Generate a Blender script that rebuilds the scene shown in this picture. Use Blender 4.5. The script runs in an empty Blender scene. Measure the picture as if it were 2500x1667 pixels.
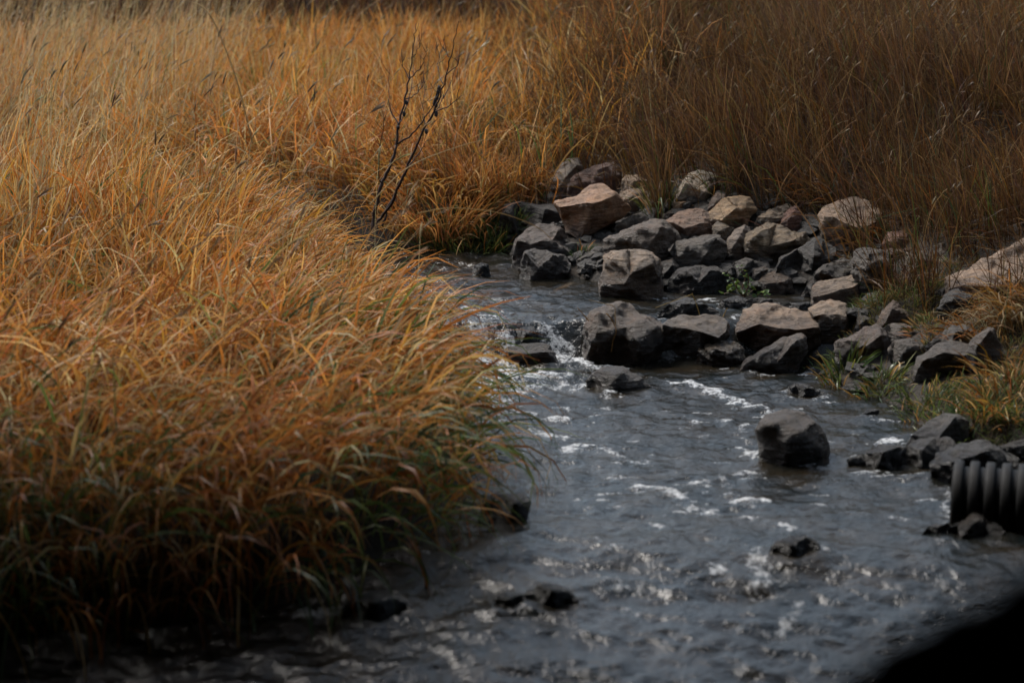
import bpy, bmesh, math
import numpy as np
from mathutils import Vector
from mathutils.geometry import delaunay_2d_cdt

# ------------------------------------------------------------------ camera
scene = bpy.context.scene
COL = scene.collection
FW, FH = 2500.0, 1667.0                  # frame in photograph pixels
LENS = 85.0
FPX = LENS / 36.0 * FW
PITCH = math.radians(13.0)
CAM = np.array([0.0, 0.0, 3.2])
cam_d = bpy.data.cameras.new("camera")
cam_d.lens = LENS
cam_d.sensor_width = 36.0
cam_d.clip_end = 2000.0
cam_d.dof.use_dof = True
cam_d.dof.focus_distance = 14.6
cam_d.dof.aperture_fstop = 1.7
cam = bpy.data.objects.new("camera", cam_d)
cam.location = CAM
cam.rotation_euler = (math.pi / 2 - PITCH, 0, 0)
COL.objects.link(cam)
scene.camera = cam

# ------------------------------------------------------------------ sky, sun, exposure
SUN_ELEV = math.radians(52)
SUN_AZ = math.radians(-42)               # from +Y towards +X : veiled sun stands beyond the meadow, to the left
world = bpy.data.worlds.new("World")
scene.world = world
world.use_nodes = True
nt = world.node_tree
bg = nt.nodes["Background"]
sky = nt.nodes.new("ShaderNodeTexSky")
sky.sky_type = 'NISHITA'
sky.sun_disc = False
sky.sun_elevation = SUN_ELEV
sky.sun_rotation = SUN_AZ
sky.air_density = 1.0
sky.dust_density = 1.5
hs = nt.nodes.new("ShaderNodeHueSaturation")
hs.inputs["Saturation"].default_value = 0.65
hs.inputs["Hue"].default_value = 0.485
nt.links.new(sky.outputs[0], hs.inputs["Color"])
nt.links.new(hs.outputs[0], bg.inputs["Color"])
bg.inputs["Strength"].default_value = 0.08
sun_d = bpy.data.lights.new("sun", 'SUN')
sun_d.energy = 1.5
sun_d.angle = math.radians(20)
sun_d.color = (1.0, 0.95, 0.88)
sun = bpy.data.objects.new("sun", sun_d)
sv = Vector((math.sin(SUN_AZ) * math.cos(SUN_ELEV), math.cos(SUN_AZ) * math.cos(SUN_ELEV), math.sin(SUN_ELEV)))
sun.rotation_euler = sv.to_track_quat('Z', 'Y').to_euler()
COL.objects.link(sun)
scene.view_settings.view_transform = 'Standard'
scene.view_settings.look = 'None'
scene.view_settings.gamma = 1.0
scene.view_settings.exposure = 1.55
scene.cycles.use_denoising = True
scene.cycles.max_bounces = 5
scene.cycles.diffuse_bounces = 2
scene.cycles.glossy_bounces = 3
scene.cycles.transmission_bounces = 3
scene.cycles.caustics_reflective = False
scene.cycles.caustics_refractive = False

rng = np.random.default_rng(7)

# ------------------------------------------------------------------ maths helpers
_perm = np.random.default_rng(3).permutation(256)
_perm = np.concatenate([_perm, _perm, _perm])
_g3 = np.random.default_rng(5).normal(size=(256, 3))
_g3 /= np.linalg.norm(_g3, axis=1)[:, None]


def perlin(p):
    """gradient noise, p (N,3) -> (N,) about -1..1"""
    p = np.asarray(p, float)
    i = np.floor(p).astype(int)
    f = p - i
    i &= 255
    u = f * f * f * (f * (f * 6 - 15) + 10)
    out = np.zeros(len(p))
    for dx in (0, 1):
        wx = u[:, 0] if dx else 1 - u[:, 0]
        for dy in (0, 1):
            wy = u[:, 1] if dy else 1 - u[:, 1]
            for dz in (0, 1):
                wz = u[:, 2] if dz else 1 - u[:, 2]
                h = _perm[_perm[_perm[i[:, 0] + dx] + i[:, 1] + dy] + i[:, 2] + dz]
                g = _g3[h]
                d = g[:, 0] * (f[:, 0] - dx) + g[:, 1] * (f[:, 1] - dy) + g[:, 2] * (f[:, 2] - dz)
                out += wx * wy * wz * d
    return out * 1.6


def fbm(p, octv=3, gain=0.5):
    p = np.asarray(p, float)
    s = np.zeros(len(p)); a = 1.0
    for k in range(octv):
        s += a * perlin(p * (2.03 ** k) + 17.3 * k)
        a *= gain
    return s


def n2(x, y, sx, sy, seed=0.0, octv=2):
    return fbm(np.stack([x * sx, y * sy, np.full_like(x, seed * 3.7)], 1), octv)


def sst(a, b, x):
    t = np.clip((x - a) / (b - a), 0, 1)
    return t * t * (3 - 2 * t)


RIGHT = np.array([1.0, 0, 0])
FWD = np.array([0, math.cos(PITCH), -math.sin(PITCH)])
UP = np.array([0, math.sin(PITCH), math.cos(PITCH)])


def ray(px, py):
    return FWD + RIGHT * ((px - FW / 2) / FPX) - UP * ((py - FH / 2) / FPX)


ZONES = {'F': (0, 0, 0.9408), 'A': (1150, 350, 4.238), 'B': (1600, 380, 4.238), 'C': (1150, 600, 4.238),
         'D': (1600, 650, 4.238), 'E': (1950, 550, 4.238), 'G': (1800, 900, 3.336), 'H': (1000, 1100, 2.613),
         'S': (850, 50, 2.75)}


def zp(z, u, v):
    a, b, k = ZONES[z]
    return a + u / k, b + v / k


def on_z(px, py, z):
    d = ray(px, py)
    return CAM + d * ((z - CAM[2]) / d[2])


# ------------------------------------------------------------------ stream outline (world, from its banks)
def F2w(pts, z):
    return [on_z(*zp('F', u, v), z)[:2] for u, v in pts]


left_bank = F2w([(-900, 1450), (-300, 1430), (0, 1418), (300, 1400), (640, 1365), (830, 1318), (960, 1262),
                 (1045, 1195), (1080, 1115), (1035, 1000), (965, 900), (885, 800)], -0.05) \
    + F2w([(815, 700), (765, 640), (715, 610), (640, 588), (460, 552), (200, 515), (-300, 475)], 0.18)
far_bank = F2w([(-300, 440), (300, 478), (600, 505), (850, 550), (980, 572), (1150, 572), (1250, 620), (1390, 655),
                (1560, 665), (1750, 672), (1900, 682), (1985, 715)], 0.18) \
    + F2w([(1960, 800), (1890, 862), (1905, 890), (2000, 915), (2090, 950), (2150, 1000), (2240, 1030), (2352, 1050),
           (2430, 1110), (2470, 1250), (2510, 1400), (2560, 1700), (2600, 2300)], -0.02) + [np.array([2.6, 4.5]), np.array([-6.5, 4.5])]
POLY = np.array(left_bank + far_bank)


def sdf(x, y):
    """distance to the stream's edge, negative in the water"""
    out = np.full(len(x), 1e9)
    inside = np.zeros(len(x), bool)
    n = len(POLY)
    for k in range(n):
        ax, ay = POLY[k]; bx, by = POLY[(k + 1) % n]
        ex, ey = bx - ax, by - ay
        t = np.clip(((x - ax) * ex + (y - ay) * ey) / (ex * ex + ey * ey), 0, 1)
        out = np.minimum(out, (x - ax - t * ex) ** 2 + (y - ay - t * ey) ** 2)
        c = ((ay > y) != (by > y))
        if abs(ey) > 1e-9:
            inside ^= c & (x < ax + (y - ay) / ey * ex)
    out = np.sqrt(out)
    return np.where(inside, -out, out)


def water_level(x, y):
    l1 = 13.47 + 0.05 * np.sin(x * 5)
    z = 0.18 * sst(l1 - 0.13, l1 + 0.12, y)
    l2 = 9.85 + 0.16 * np.sin(x * 2.1 + 0.6) + 0.13 * np.sin(x * 5.3 + 1) + 0.10 * np.clip(x - 1.0, 0, 1.2)
    z = z - 0.02 * sst(13.3, 10.2, y) - 0.035 * sst(l2 + 0.16, l2 - 0.34, y) - 0.12 * np.clip(9.9 - y, 0, 2.4)
    return z


def ground_z(x, y):
    x = np.asarray(x, float); y = np.asarray(y, float)
    d = sdf(x, y)
    do = np.clip(d, 0, None)
    wz = water_level(x, y)
    bed = wz - 0.30 * sst(0, 0.35, -d) - 0.03
    nz = n2(x, y, 0.9, 0.9, 1, 3)
    hl = 0.24 * sst(-0.02, 0.22, do) + 0.018 * do + 0.05 * nz * sst(0, 0.6, do)
    hl = hl + 0.26 * np.clip(y - 24, 0, 22) * sst(23.5, 27, y)
    dr = np.minimum(do, 2.3)
    hr = 0.06 * sst(0, 0.1, do) + 0.35 * dr + 0.09 * np.clip(do - 2.3, 0, 8) + 0.02 * np.clip(do - 10, 0, 30) + 0.06 * nz * sst(0, 0.6, do)
    hr = hr + 0.26 * np.clip(y - 30, 0, 18) * sst(30, 34, y) * 0.5
    wr = sst(-0.55, 0.75, x - 0.25 - 0.02 * (y - 16))
    hh = hl * (1 - wr) + hr * wr
    land = wz + hh
    z = np.where(d < 0, bed, land)
    # the embankment under the photographer
    emb = 1.55 - 0.52 * np.clip(y - 2.2, 0, 6) + 0.22 * np.clip(x - 0.3, 0, 3) + 0.04 * nz
    z = np.maximum(z, np.where(y < 6, emb, -9))
    return z


def march(px, py, fn, t0=6.5, t1=60.0, step=0.01):
    d = ray(px, py)
    t = np.arange(t0, t1, step)
    P = CAM[None] + d[None] * t[:, None]
    h = fn(P[:, 0], P[:, 1])
    k = np.argmax(P[:, 2] < h)
    return t[k], P[k]


def surf(x, y):
    g = ground_z(x, y)
    d = sdf(x, y)
    return np.where(d < 0, water_level(x, y), g)


# ------------------------------------------------------------------ object helpers
def setp(o, label=None, cat=None, group=None, kind=None):
    if label: o["label"] = label
    if cat: o["category"] = cat
    if group: o["group"] = group
    if kind: o["kind"] = kind
    return o


def mesh_np(name, V, Fq, mat, col=None, smooth=True, parent=None, attrs=None):
    """V (n,3); Fq (m,4) or (m,3)"""
    me = bpy.data.meshes.new(name)
    V = np.ascontiguousarray(V, np.float32)
    Fq = np.ascontiguousarray(Fq, np.int32)
    k = Fq.shape[1]
    me.vertices.add(len(V)); me.vertices.foreach_set("co", V.ravel())
    me.loops.add(Fq.size); me.loops.foreach_set("vertex_index", Fq.ravel())
    me.polygons.add(len(Fq))
    me.polygons.foreach_set("loop_start", np.arange(0, Fq.size, k, dtype=np.int32))
    me.polygons.foreach_set("use_smooth", np.full(len(Fq), smooth))
    me.update(calc_edges=True)
    if col is not None:
        a = me.color_attributes.new("Col", 'FLOAT_COLOR', 'POINT')
        c = np.ones((len(V), 4), np.float32); c[:, :3] = col
        a.data.foreach_set("color", c.ravel())
    for nm, arr in (attrs or {}).items():
        a = me.attributes.new(nm, 'FLOAT', 'POINT')
        a.data.foreach_set("value", np.ascontiguousarray(arr, np.float32))
    me.materials.append(mat)
    o = bpy.data.objects.new(name, me)
    COL.objects.link(o)
    if parent: o.parent = parent
    return o


def empty(name, loc):
    o = bpy.data.objects.new(name, None)
    o.location = loc
    o.empty_display_size = 0.1
    COL.objects.link(o)
    return o


class Mat:
    def __init__(s, name):
        s.m = bpy.data.materials.new(name); s.m.use_nodes = True
        s.t = s.m.node_tree; s.t.nodes.clear()
        s.out = s.n("ShaderNodeOutputMaterial")

    def n(s, typ, **kw):
        nd = s.t.nodes.new(typ)
        for k, v in kw.items(): setattr(nd, k, v)
        return nd

    def l(s, a, b): s.t.links.new(a, b)

    def noise(s, vec, scale, detail=4, rough=0.55):
        nd = s.n("ShaderNodeTexNoise"); nd.inputs["Scale"].default_value = scale
        nd.inputs["Detail"].default_value = detail; nd.inputs["Roughness"].default_value = rough
        if vec is not None: s.l(vec, nd.inputs["Vector"])
        return nd

    def ramp(s, fac, stops):
        nd = s.n("ShaderNodeValToRGB")
        while len(nd.color_ramp.elements) < len(stops): nd.color_ramp.elements.new(0.5)
        for e, (p, c) in zip(nd.color_ramp.elements, stops):
            e.position = p; e.color = (*c, 1) if len(c) == 3 else c
        s.l(fac, nd.inputs[0]); return nd

    def math(s, op, a, b=None, c=None):
        nd = s.n("ShaderNodeMath", operation=op)
        for i, v in enumerate((a, b, c)):
            if v is None: continue
            if isinstance(v, (int, float)): nd.inputs[i].default_value = v
            else: s.l(v, nd.inputs[i])
        return nd.outputs[0]

    def mix(s, fac, a, b, blend='MIX'):
        nd = s.n("ShaderNodeMix", data_type='RGBA', blend_type=blend)
        for i, v in ((0, fac), (6, a), (7, b)):
            if isinstance(v, (int, float)): nd.inputs[i].default_value = v
            elif isinstance(v, tuple): nd.inputs[i].default_value = (*v, 1)
            else: s.l(v, nd.inputs[i])
        return nd.outputs[2]


def make_grass_mat(name, trans=0.3, rough=0.5):
    M = Mat(name)
    at = M.n("ShaderNodeAttribute", attribute_name="Col")
    geo = M.n("ShaderNodeNewGeometry")
    nz = M.noise(geo.outputs["Position"], 60, 2)
    c = M.mix(M.math('MULTIPLY', nz.outputs[0], 0.5), at.outputs["Color"], (0.5, 0.5, 0.5), 'MULTIPLY')
    p = M.n("ShaderNodeBsdfPrincipled")
    M.l(c, p.inputs["Base Color"]); p.inputs["Roughness"].default_value = rough
    p.inputs["Specular IOR Level"].default_value = 0.2
    tr = M.n("ShaderNodeBsdfTranslucent"); M.l(c, tr.inputs["Color"])
    mx = M.n("ShaderNodeMixShader"); mx.inputs[0].default_value = trans
    M.l(p.outputs[0], mx.inputs[1]); M.l(tr.outputs[0], mx.inputs[2]); M.l(mx.outputs[0], M.out.inputs[0])
    return M.m


GRASS = make_grass_mat("dry_grass", 0.42, 0.45)
LEAF = make_grass_mat("wet_leaf", 0.30, 0.25)
TWIG = make_grass_mat("twig_bark", 0.0, 0.6)


def make_soil():
    M = Mat("soil")
    geo = M.n("ShaderNodeNewGeometry")
    a = M.noise(geo.outputs["Position"], 3.0, 6)
    b = M.noise(geo.outputs["Position"], 40, 5)
    c = M.ramp(a.outputs[0], [(0.3, (0.010, 0.007, 0.004)), (0.55, (0.026, 0.016, 0.008)), (0.75, (0.055, 0.034, 0.016))])
    c2 = M.mix(0.6, c.outputs[0], M.ramp(b.outputs[0], [(0.35, (0.3, 0.3, 0.3)), (0.65, (1, 1, 1))]).outputs[0], 'MULTIPLY')
    p = M.n("ShaderNodeBsdfPrincipled"); M.l(c2, p.inputs["Base Color"]); p.inputs["Roughness"].default_value = 0.85
    bp = M.n("ShaderNodeBump"); bp.inputs["Strength"].default_value = 0.8; bp.inputs["Distance"].default_value = 0.02
    M.l(b.outputs[0], bp.inputs["Height"]); M.l(bp.outputs[0], p.inputs["Normal"])
    M.l(p.outputs[0], M.out.inputs[0])
    return M.m


def make_rock():
    """object colour = stone colour, its alpha = height up to which it is darkened, as damp and as painted front shade"""
    M = Mat("stone")
    oi = M.n("ShaderNodeObjectInfo")
    tc = M.n("ShaderNodeTexCoord")
    geo = M.n("ShaderNodeNewGeometry")
    off = M.n("ShaderNodeVectorMath", operation='ADD'); M.l(geo.outputs["Position"], off.inputs[0])
    rr = M.n("ShaderNodeVectorMath", operation='SCALE'); rr.inputs[0].default_value = (37, 19, 53)
    M.l(oi.outputs["Random"], rr.inputs["Scale"]); M.l(rr.outputs[0], off.inputs[1])
    P = off.outputs[0]
    big = M.noise(P, 5, 5, 0.6)
    mid = M.noise(P, 22, 6, 0.65)
    fine = M.noise(P, 120, 5, 0.7)
    mp = M.n("ShaderNodeMapping"); M.l(P, mp.inputs["Vector"]); mp.inputs["Scale"].default_value = (3, 3, 26)
    mp.inputs["Rotation"].default_value = (0.3, 0.35, 0)
    strata = M.noise(mp.outputs[0], 2.2, 5, 0.6)
    v1 = M.ramp(big.outputs[0], [(0.3, (0.60, 0.58, 0.56)), (0.5, (1, 1, 1)), (0.7, (1.35, 1.28, 1.18))])
    v2 = M.ramp(mid.outputs[0], [(0.3, (0.55, 0.55, 0.55)), (0.52, (1, 1, 1)), (0.72, (1.4, 1.37, 1.3))])
    v3 = M.ramp(strata.outputs[0], [(0.35, (0.62, 0.62, 0.62)), (0.5, (1, 1, 1)), (0.68, (1.15, 1.1, 1.05))])
    c = M.mix(0.85, oi.outputs["Color"], v1.outputs[0], 'MULTIPLY')
    c = M.mix(0.8, c, v2.outputs[0], 'MULTIPLY')
    c = M.mix(0.55, c, v3.outputs[0], 'MULTIPLY')
    # rusty stain and pale lichen specks
    st = M.noise(P, 9, 4); stf = M.ramp(st.outputs[0], [(0.56, (0, 0, 0)), (0.74, (0.55, 0.55, 0.55))])
    c = M.mix(stf.outputs[0], c, M.mix(1.0, c, (1.25, 0.85, 0.55), 'MULTIPLY'))
    sp = M.ramp(fine.outputs[0], [(0.64, (0, 0, 0)), (0.76, (0.4, 0.4, 0.4))])
    c = M.mix(sp.outputs[0], c, M.mix(1.0, c, (1.9, 1.85, 1.75), 'MULTIPLY'))
    # wet foot, carried higher so the colour also holds shade on the fronts
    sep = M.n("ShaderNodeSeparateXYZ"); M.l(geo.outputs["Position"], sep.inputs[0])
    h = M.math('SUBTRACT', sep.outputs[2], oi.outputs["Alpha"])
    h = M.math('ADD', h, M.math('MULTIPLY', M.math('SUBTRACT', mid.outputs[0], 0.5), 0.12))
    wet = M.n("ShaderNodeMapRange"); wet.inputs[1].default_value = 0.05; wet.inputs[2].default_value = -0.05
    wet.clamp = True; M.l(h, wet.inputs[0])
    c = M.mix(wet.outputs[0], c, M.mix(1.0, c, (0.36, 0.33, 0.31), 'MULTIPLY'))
    p = M.n("ShaderNodeBsdfPrincipled"); M.l(c, p.inputs["Base Color"])
    ro = M.n("ShaderNodeMapRange"); M.l(wet.outputs[0], ro.inputs[0]); ro.inputs[3].default_value = 0.5; ro.inputs[4].default_value = 0.28
    M.l(ro.outputs[0], p.inputs["Roughness"])
    hsum = M.math('ADD', M.math('MULTIPLY', mid.outputs[0], 1.0), M.math('MULTIPLY', fine.outputs[0], 0.5))
    hsum = M.math('ADD', hsum, M.math('MULTIPLY', strata.outputs[0], 0.8))
    bp = M.n("ShaderNodeBump"); bp.inputs["Strength"].default_value = 0.85; bp.inputs["Distance"].default_value = 0.04
    M.l(hsum, bp.inputs["Height"]); M.l(bp.outputs[0], p.inputs["Normal"])
    M.l(p.outputs[0], M.out.inputs[0])
    return M.m


def make_water():
    M = Mat("stream_water")
    geo = M.n("ShaderNodeNewGeometry")
    mp = M.n("ShaderNodeMapping"); M.l(geo.outputs["Position"], mp.inputs["Vector"]); mp.inputs["Scale"].default_value = (1.0, 0.75, 1.0)
    a = M.noise(mp.outputs[0], 22, 3, 0.55)
    b = M.noise(mp.outputs[0], 70, 3, 0.6)
    foam = M.n("ShaderNodeAttribute", attribute_name="foam")
    turb = M.n("ShaderNodeAttribute", attribute_name="turb")
    fn = M.noise(geo.outputs["Position"], 48, 7, 0.78)
    fm = M.math('ADD', foam.outputs["Fac"], M.math('MULTIPLY', M.math('SUBTRACT', fn.outputs[0], 0.5), 2.6))
    fr = M.n("ShaderNodeMapRange"); fr.inputs[1].default_value = 0.5; fr.inputs[2].default_value = 1.0; fr.clamp = True
    fn2 = M.noise(geo.outputs["Position"], 15, 3, 0.6)
    fm = M.math('ADD', fm, M.math('MULTIPLY', M.math('SUBTRACT', fn2.outputs[0], 0.5), 1.6))
    M.l(fm, fr.inputs[0])
    ff = M.math('MULTIPLY', fr.outputs[0], M.math('MINIMUM', M.math('MULTIPLY', foam.outputs["Fac"], 3.0), 1.0))
    bed = M.noise(geo.outputs["Position"], 4, 5)
    bc = M.ramp(bed.outputs[0], [(0.38, (0.006, 0.008, 0.008)), (0.66, (0.020, 0.015, 0.009))])
    h = M.math('ADD', M.math('MULTIPLY', a.outputs[0], 1.0), M.math('MULTIPLY', b.outputs[0], 0.35))
    bp = M.n("ShaderNodeBump"); bp.inputs["Distance"].default_value = 0.016
    M.l(M.math('ADD', 0.55, M.math('MULTIPLY', turb.outputs["Fac"], 0.5)), bp.inputs["Strength"])
    M.l(h, bp.inputs["Height"])
    w = M.n("ShaderNodeBsdfPrincipled"); M.l(bc.outputs[0], w.inputs["Base Color"])
    w.inputs["Roughness"].default_value = 0.09; w.inputs["IOR"].default_value = 1.333
    M.l(bp.outputs[0], w.inputs["Normal"])
    fo = M.n("ShaderNodeBsdfPrincipled"); fo.inputs["Base Color"].default_value = (0.78, 0.80, 0.82, 1)
    fo.inputs["Roughness"].default_value = 0.5
    b2 = M.n("ShaderNodeBump"); b2.inputs["Strength"].default_value = 0.9; b2.inputs["Distance"].default_value = 0.02
    M.l(fn.outputs[0], b2.inputs["Height"]); M.l(b2.outputs[0], fo.inputs["Normal"])
    mx = M.n("ShaderNodeMixShader"); M.l(M.math('MULTIPLY', ff, 0.85), mx.inputs[0]); M.l(w.outputs[0], mx.inputs[1]); M.l(fo.outputs[0], mx.inputs[2])
    M.l(mx.outputs[0], M.out.inputs[0])
    return M.m


def plain(name, col, rough=0.6, var=0.4, scale=20, bump=0.3):
    M = Mat(name)
    geo = M.n("ShaderNodeNewGeometry")
    a = M.noise(geo.outputs["Position"], scale, 5)
    r = M.ramp(a.outputs[0], [(0.3, (1 - var,) * 3), (0.7, (1 + var,) * 3)])
    c = M.mix(1.0, col, r.outputs[0], 'MULTIPLY')
    p = M.n("ShaderNodeBsdfPrincipled"); M.l(c, p.inputs["Base Color"]); p.inputs["Roughness"].default_value = rough
    bp = M.n("ShaderNodeBump"); bp.inputs["Strength"].default_value = bump; bp.inputs["Distance"].default_value = 0.01
    M.l(a.outputs[0], bp.inputs["Height"]); M.l(bp.outputs[0], p.inputs["Normal"])
    M.l(p.outputs[0], M.out.inputs[0]); return M.m


SOIL, STONE, WATER = make_soil(), make_rock(), make_water()


def make_plastic():
    M = Mat("black_plastic")
    geo = M.n("ShaderNodeNewGeometry")
    a = M.noise(geo.outputs["Position"], 9, 6, 0.65); b = M.noise(geo.outputs["Position"], 60, 4)
    sep = M.n("ShaderNodeSeparateXYZ"); M.l(geo.outputs["Position"], sep.inputs[0])
    silt = M.n("ShaderNodeMapRange"); silt.clamp = True
    silt.inputs[1].default_value = 0.10; silt.inputs[2].default_value = 0.02
    M.l(M.math('ADD', sep.outputs[2], M.math('MULTIPLY', M.math('SUBTRACT', a.outputs[0], 0.5), 0.12)), silt.inputs[0])
    f = M.math('MAXIMUM', M.math('MULTIPLY', silt.outputs[0], 0.7), M.ramp(a.outputs[0], [(0.55, (0, 0, 0)), (0.72, (0.55, 0.55, 0.55))]).outputs[0])
    c = M.mix(f, (0.006, 0.006, 0.0065), (0.02, 0.016, 0.012))
    p = M.n("ShaderNodeBsdfPrincipled"); M.l(c, p.inputs["Base Color"])
    M.l(M.math('ADD', 0.5, M.math('MULTIPLY', b.outputs[0], 0.35)), p.inputs["Roughness"])
    p.inputs["Specular IOR Level"].default_value = 0.25
    M.l(p.outputs[0], M.out.inputs[0])
    return M.m


PLASTIC = make_plastic()
CONCRETE = plain("concrete", (0.16, 0.155, 0.145), 0.85, 0.3, 6, 0.4)


# ------------------------------------------------------------------ ground, one sheet out to the horizon
def spread(lo, a, b, hi, step, grow=1.18):
    mid = list(np.arange(a, b + 1e-6, step))
    s, v = step, b
    while v < hi:
        s *= grow; v += s; mid.append(v)
    s, v = step, a
    while v > lo:
        s *= grow; v -= s; mid.insert(0, v)
    return np.array(mid)


def grid(xs, ys):
    X, Y = np.meshgrid(xs, ys)
    nx, ny = len(xs), len(ys)
    idx = np.arange(nx * ny).reshape(ny, nx)
    Fq = np.stack([idx[:-1, :-1], idx[:-1, 1:], idx[1:, 1:], idx[1:, :-1]], -1).reshape(-1, 4)
    return X.ravel(), Y.ravel(), Fq


gx, gy, gf = grid(spread(-300, -5, 5, 300, 0.07), spread(-60, 3, 24, 500, 0.07))
gz = ground_z(gx, gy) + 0.015 * n2(gx, gy, 6, 6, 4, 2)
setp(mesh_np("ground", np.stack([gx, gy, gz], 1), gf, SOIL), kind="structure")


# ------------------------------------------------------------------ unseen deck and walls, added to shade the foreground
def box_np(name, x0, x1, y0, y1, z0, z1, mat):
    V = np.array([(x, y, z) for z in (z0, z1) for y in (y0, y1) for x in (x0, x1)])
    Fq = np.array([(0, 2, 3, 1), (4, 5, 7, 6), (0, 1, 5, 4), (2, 6, 7, 3), (0, 4, 6, 2), (1, 3, 7, 5)])
    return setp(mesh_np(name, V, Fq, mat, smooth=False), kind="structure")


dk = box_np("shade_deck", -14, 14, -4.0, 0.0, 3.6, 4.3, CONCRETE)
for v in dk.data.vertices:                      # front edge skewed so the added shade falls diagonally
    if v.co.y > -1: v.co.y = 11.15 - 0.13 * v.co.x
box_np("shade_wall_back", -14, 14, -4.6, -4.01, -1.0, 4.3, CONCRETE)  # added behind the camera to block sky light
box_np("shade_wall_left", -5.4, -4.8, -4.0, 9.2, -1.0, 3.59, CONCRETE)  # side walls added out of view to darken the near water
box_np("shade_wall_right", 5.6, 6.2, -4.0, 9.2, -1.0, 3.59, CONCRETE)
# ------------------------------------------------------------------ stones
def pts(s):
    return [tuple(float(c) for c in q.split(',')) for q in s.split()]


FOOT = []


def stone(label, zone, outline, inner, col, drop=0.22, back=0.75, rough=1.0, lean=0.35, base=-0.10, wet=None, depth=None, rounded=False, cat="rock", name="stone"):
    O = [zp(zone, u, v) for u, v in pts(outline)]
    I = [(*zp(zone, q[0], q[1]), q[2]) for q in pts(inner)] if inner else []
    xs = np.array([p[0] for p in O]); ys = np.array([p[1] for p in O])
    y0, y1 = ys.min(), ys.max()
    grow = 1.09 if zone == 'E' else 1.05
    low = ys > y1 - 0.12 * (y1 - y0)
    bx = xs[low].mean()
    if depth is None:
        depth, P = march(bx, y1 - 2, surf)
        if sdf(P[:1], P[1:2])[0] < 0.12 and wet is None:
            wet = float(water_level(P[:1], P[1:2])[0]) + 0.05 + 0.42 * (y1 - y0) * depth / FPX  # damp line raised with stone height, painting in front shade
        elif wet is None: wet = float(P[2]) + 0.22 * (y1 - y0) * depth / FPX  # lower part darkened here too, damp plus painted shade
    if wet is None: wet = -5.0
    ppm = FPX / depth
    W, Hh = (xs.max() - xs.min()) / ppm, (y1 - y0) / ppm
    S = math.sqrt(W * Hh)
    cx, cy = xs.mean(), ys.mean()
    O = [(cx + (a_ - cx) * grow, y1 + (b_ - y1) * grow) for a_, b_ in O]; I = [(cx + (a_ - cx) * grow, y1 + (b_ - y1) * grow, c_) for a_, b_, c_ in I]
    # front: the outline and the crests inside it, each at its own depth, as facets; back: a smaller copy farther away
    P2, D3 = [], []
    for px, py in O:
        h = (y1 - py) / (y1 - y0)
        P2.append((px, -py)); q = CAM + ray(px, py) * (depth + S * (base * (1 - h) + lean * h))
        if h < 0.22 and drop > 0: q = q - np.array([0, 0, drop * S + 0.03])
        D3.append(q)
    for px, py, e in I:
        P2.append((px, -py)); D3.append(CAM + ray(px, py) * (depth + e * 1.15 * S))
    if not I:
        P2.append((cx, -(cy * .55 + y0 * .45))); D3.append(CAM + ray(cx, cy * .55 + y0 * .45) * (depth - .18 * S))
    n0 = len(O)
    area = sum(P2[i][0] * P2[(i + 1) % n0][1] - P2[(i + 1) % n0][0] * P2[i][1] for i in range(n0))
    order = list(range(n0)) if area > 0 else list(range(n0))[::-1]
    vv, ee, ff, ov, oe, of = delaunay_2d_cdt([Vector(p) for p in P2], [], [order], 1, 1e-4)
    V, src = [], []
    for k, p in enumerate(vv):
        o_ = [i for i in ov[k]]
        if o_: V.append(D3[o_[0]]); src.append(o_[0])
        else: V.append(CAM + ray(p.x, -p.y) * depth); src.append(-1)
    front = [list(f) for f in ff]
    edge_use = {}
    for f in front:
        for i in range(len(f)):
            e_ = (f[i], f[(i + 1) % len(f)]); edge_use[e_] = 1
    rim = [e_ for e_ in edge_use if (e_[1], e_[0]) not in edge_use]
    m0 = len(V); bk = {}
    for a_, _ in rim:
        p = vv[a_]; bx_, by_ = p.x, -p.y
        h = (y1 - by_) / (y1 - y0)
        q = CAM + ray(cx + (bx_ - cx) * .80, cy + (by_ - cy) * .80 + (y1 - y0) * .06) * (depth + S * back)
        if h < 0.3: q = q - np.array([0, 0, drop * S + 0.05])
        bk[a_] = len(V); V.append(q)
    V.append(np.mean([V[i] for i in bk.values()], 0) + np.array([0, .12 * S, 0])); cb = len(V) - 1
    faces = front + [[b_, a_, bk[a_], bk[b_]] for a_, b_ in rim] + [[bk[b_], bk[a_], cb] for a_, b_ in rim]
    V = np.array(V)
    org = V.mean(0); org[2] = V[:, 2].min()
    FOOT.append((V[:n0, 0].mean(), V[:n0, 1].mean(), W / 2, V[:, 2].max()))
    bm = bmesh.new()
    bv = [bm.verts.new(v - org) for v in V]
    for f in faces:
        try: bm.faces.new([bv[i] for i in f])
        except ValueError: pass
    bmesh.ops.recalc_face_normals(bm, faces=bm.faces)
    if not rounded:
        lim = S / 17
        for _ in range(6):
            bmesh.ops.triangulate(bm, faces=bm.faces)
            long = [e for e in bm.edges if e.calc_length() > lim]
            if not long or len(bm.faces) > 4200: break
            bmesh.ops.subdivide_edges(bm, edges=long, cuts=1)
        bmesh.ops.triangulate(bm, faces=bm.faces)
        bmesh.ops.smooth_vert(bm, verts=bm.verts, factor=0.35, use_axis_x=True, use_axis_y=True, use_axis_z=True)
        bm.normal_update()
        for e in bm.edges:
            if len(e.link_faces) == 2 and e.calc_face_angle() > 0.62: e.smooth = False
    me = bpy.data.meshes.new(name); bm.to_mesh(me); bm.free()
    o = bpy.data.objects.new(name, me); COL.objects.link(o)
    me2 = me
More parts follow.
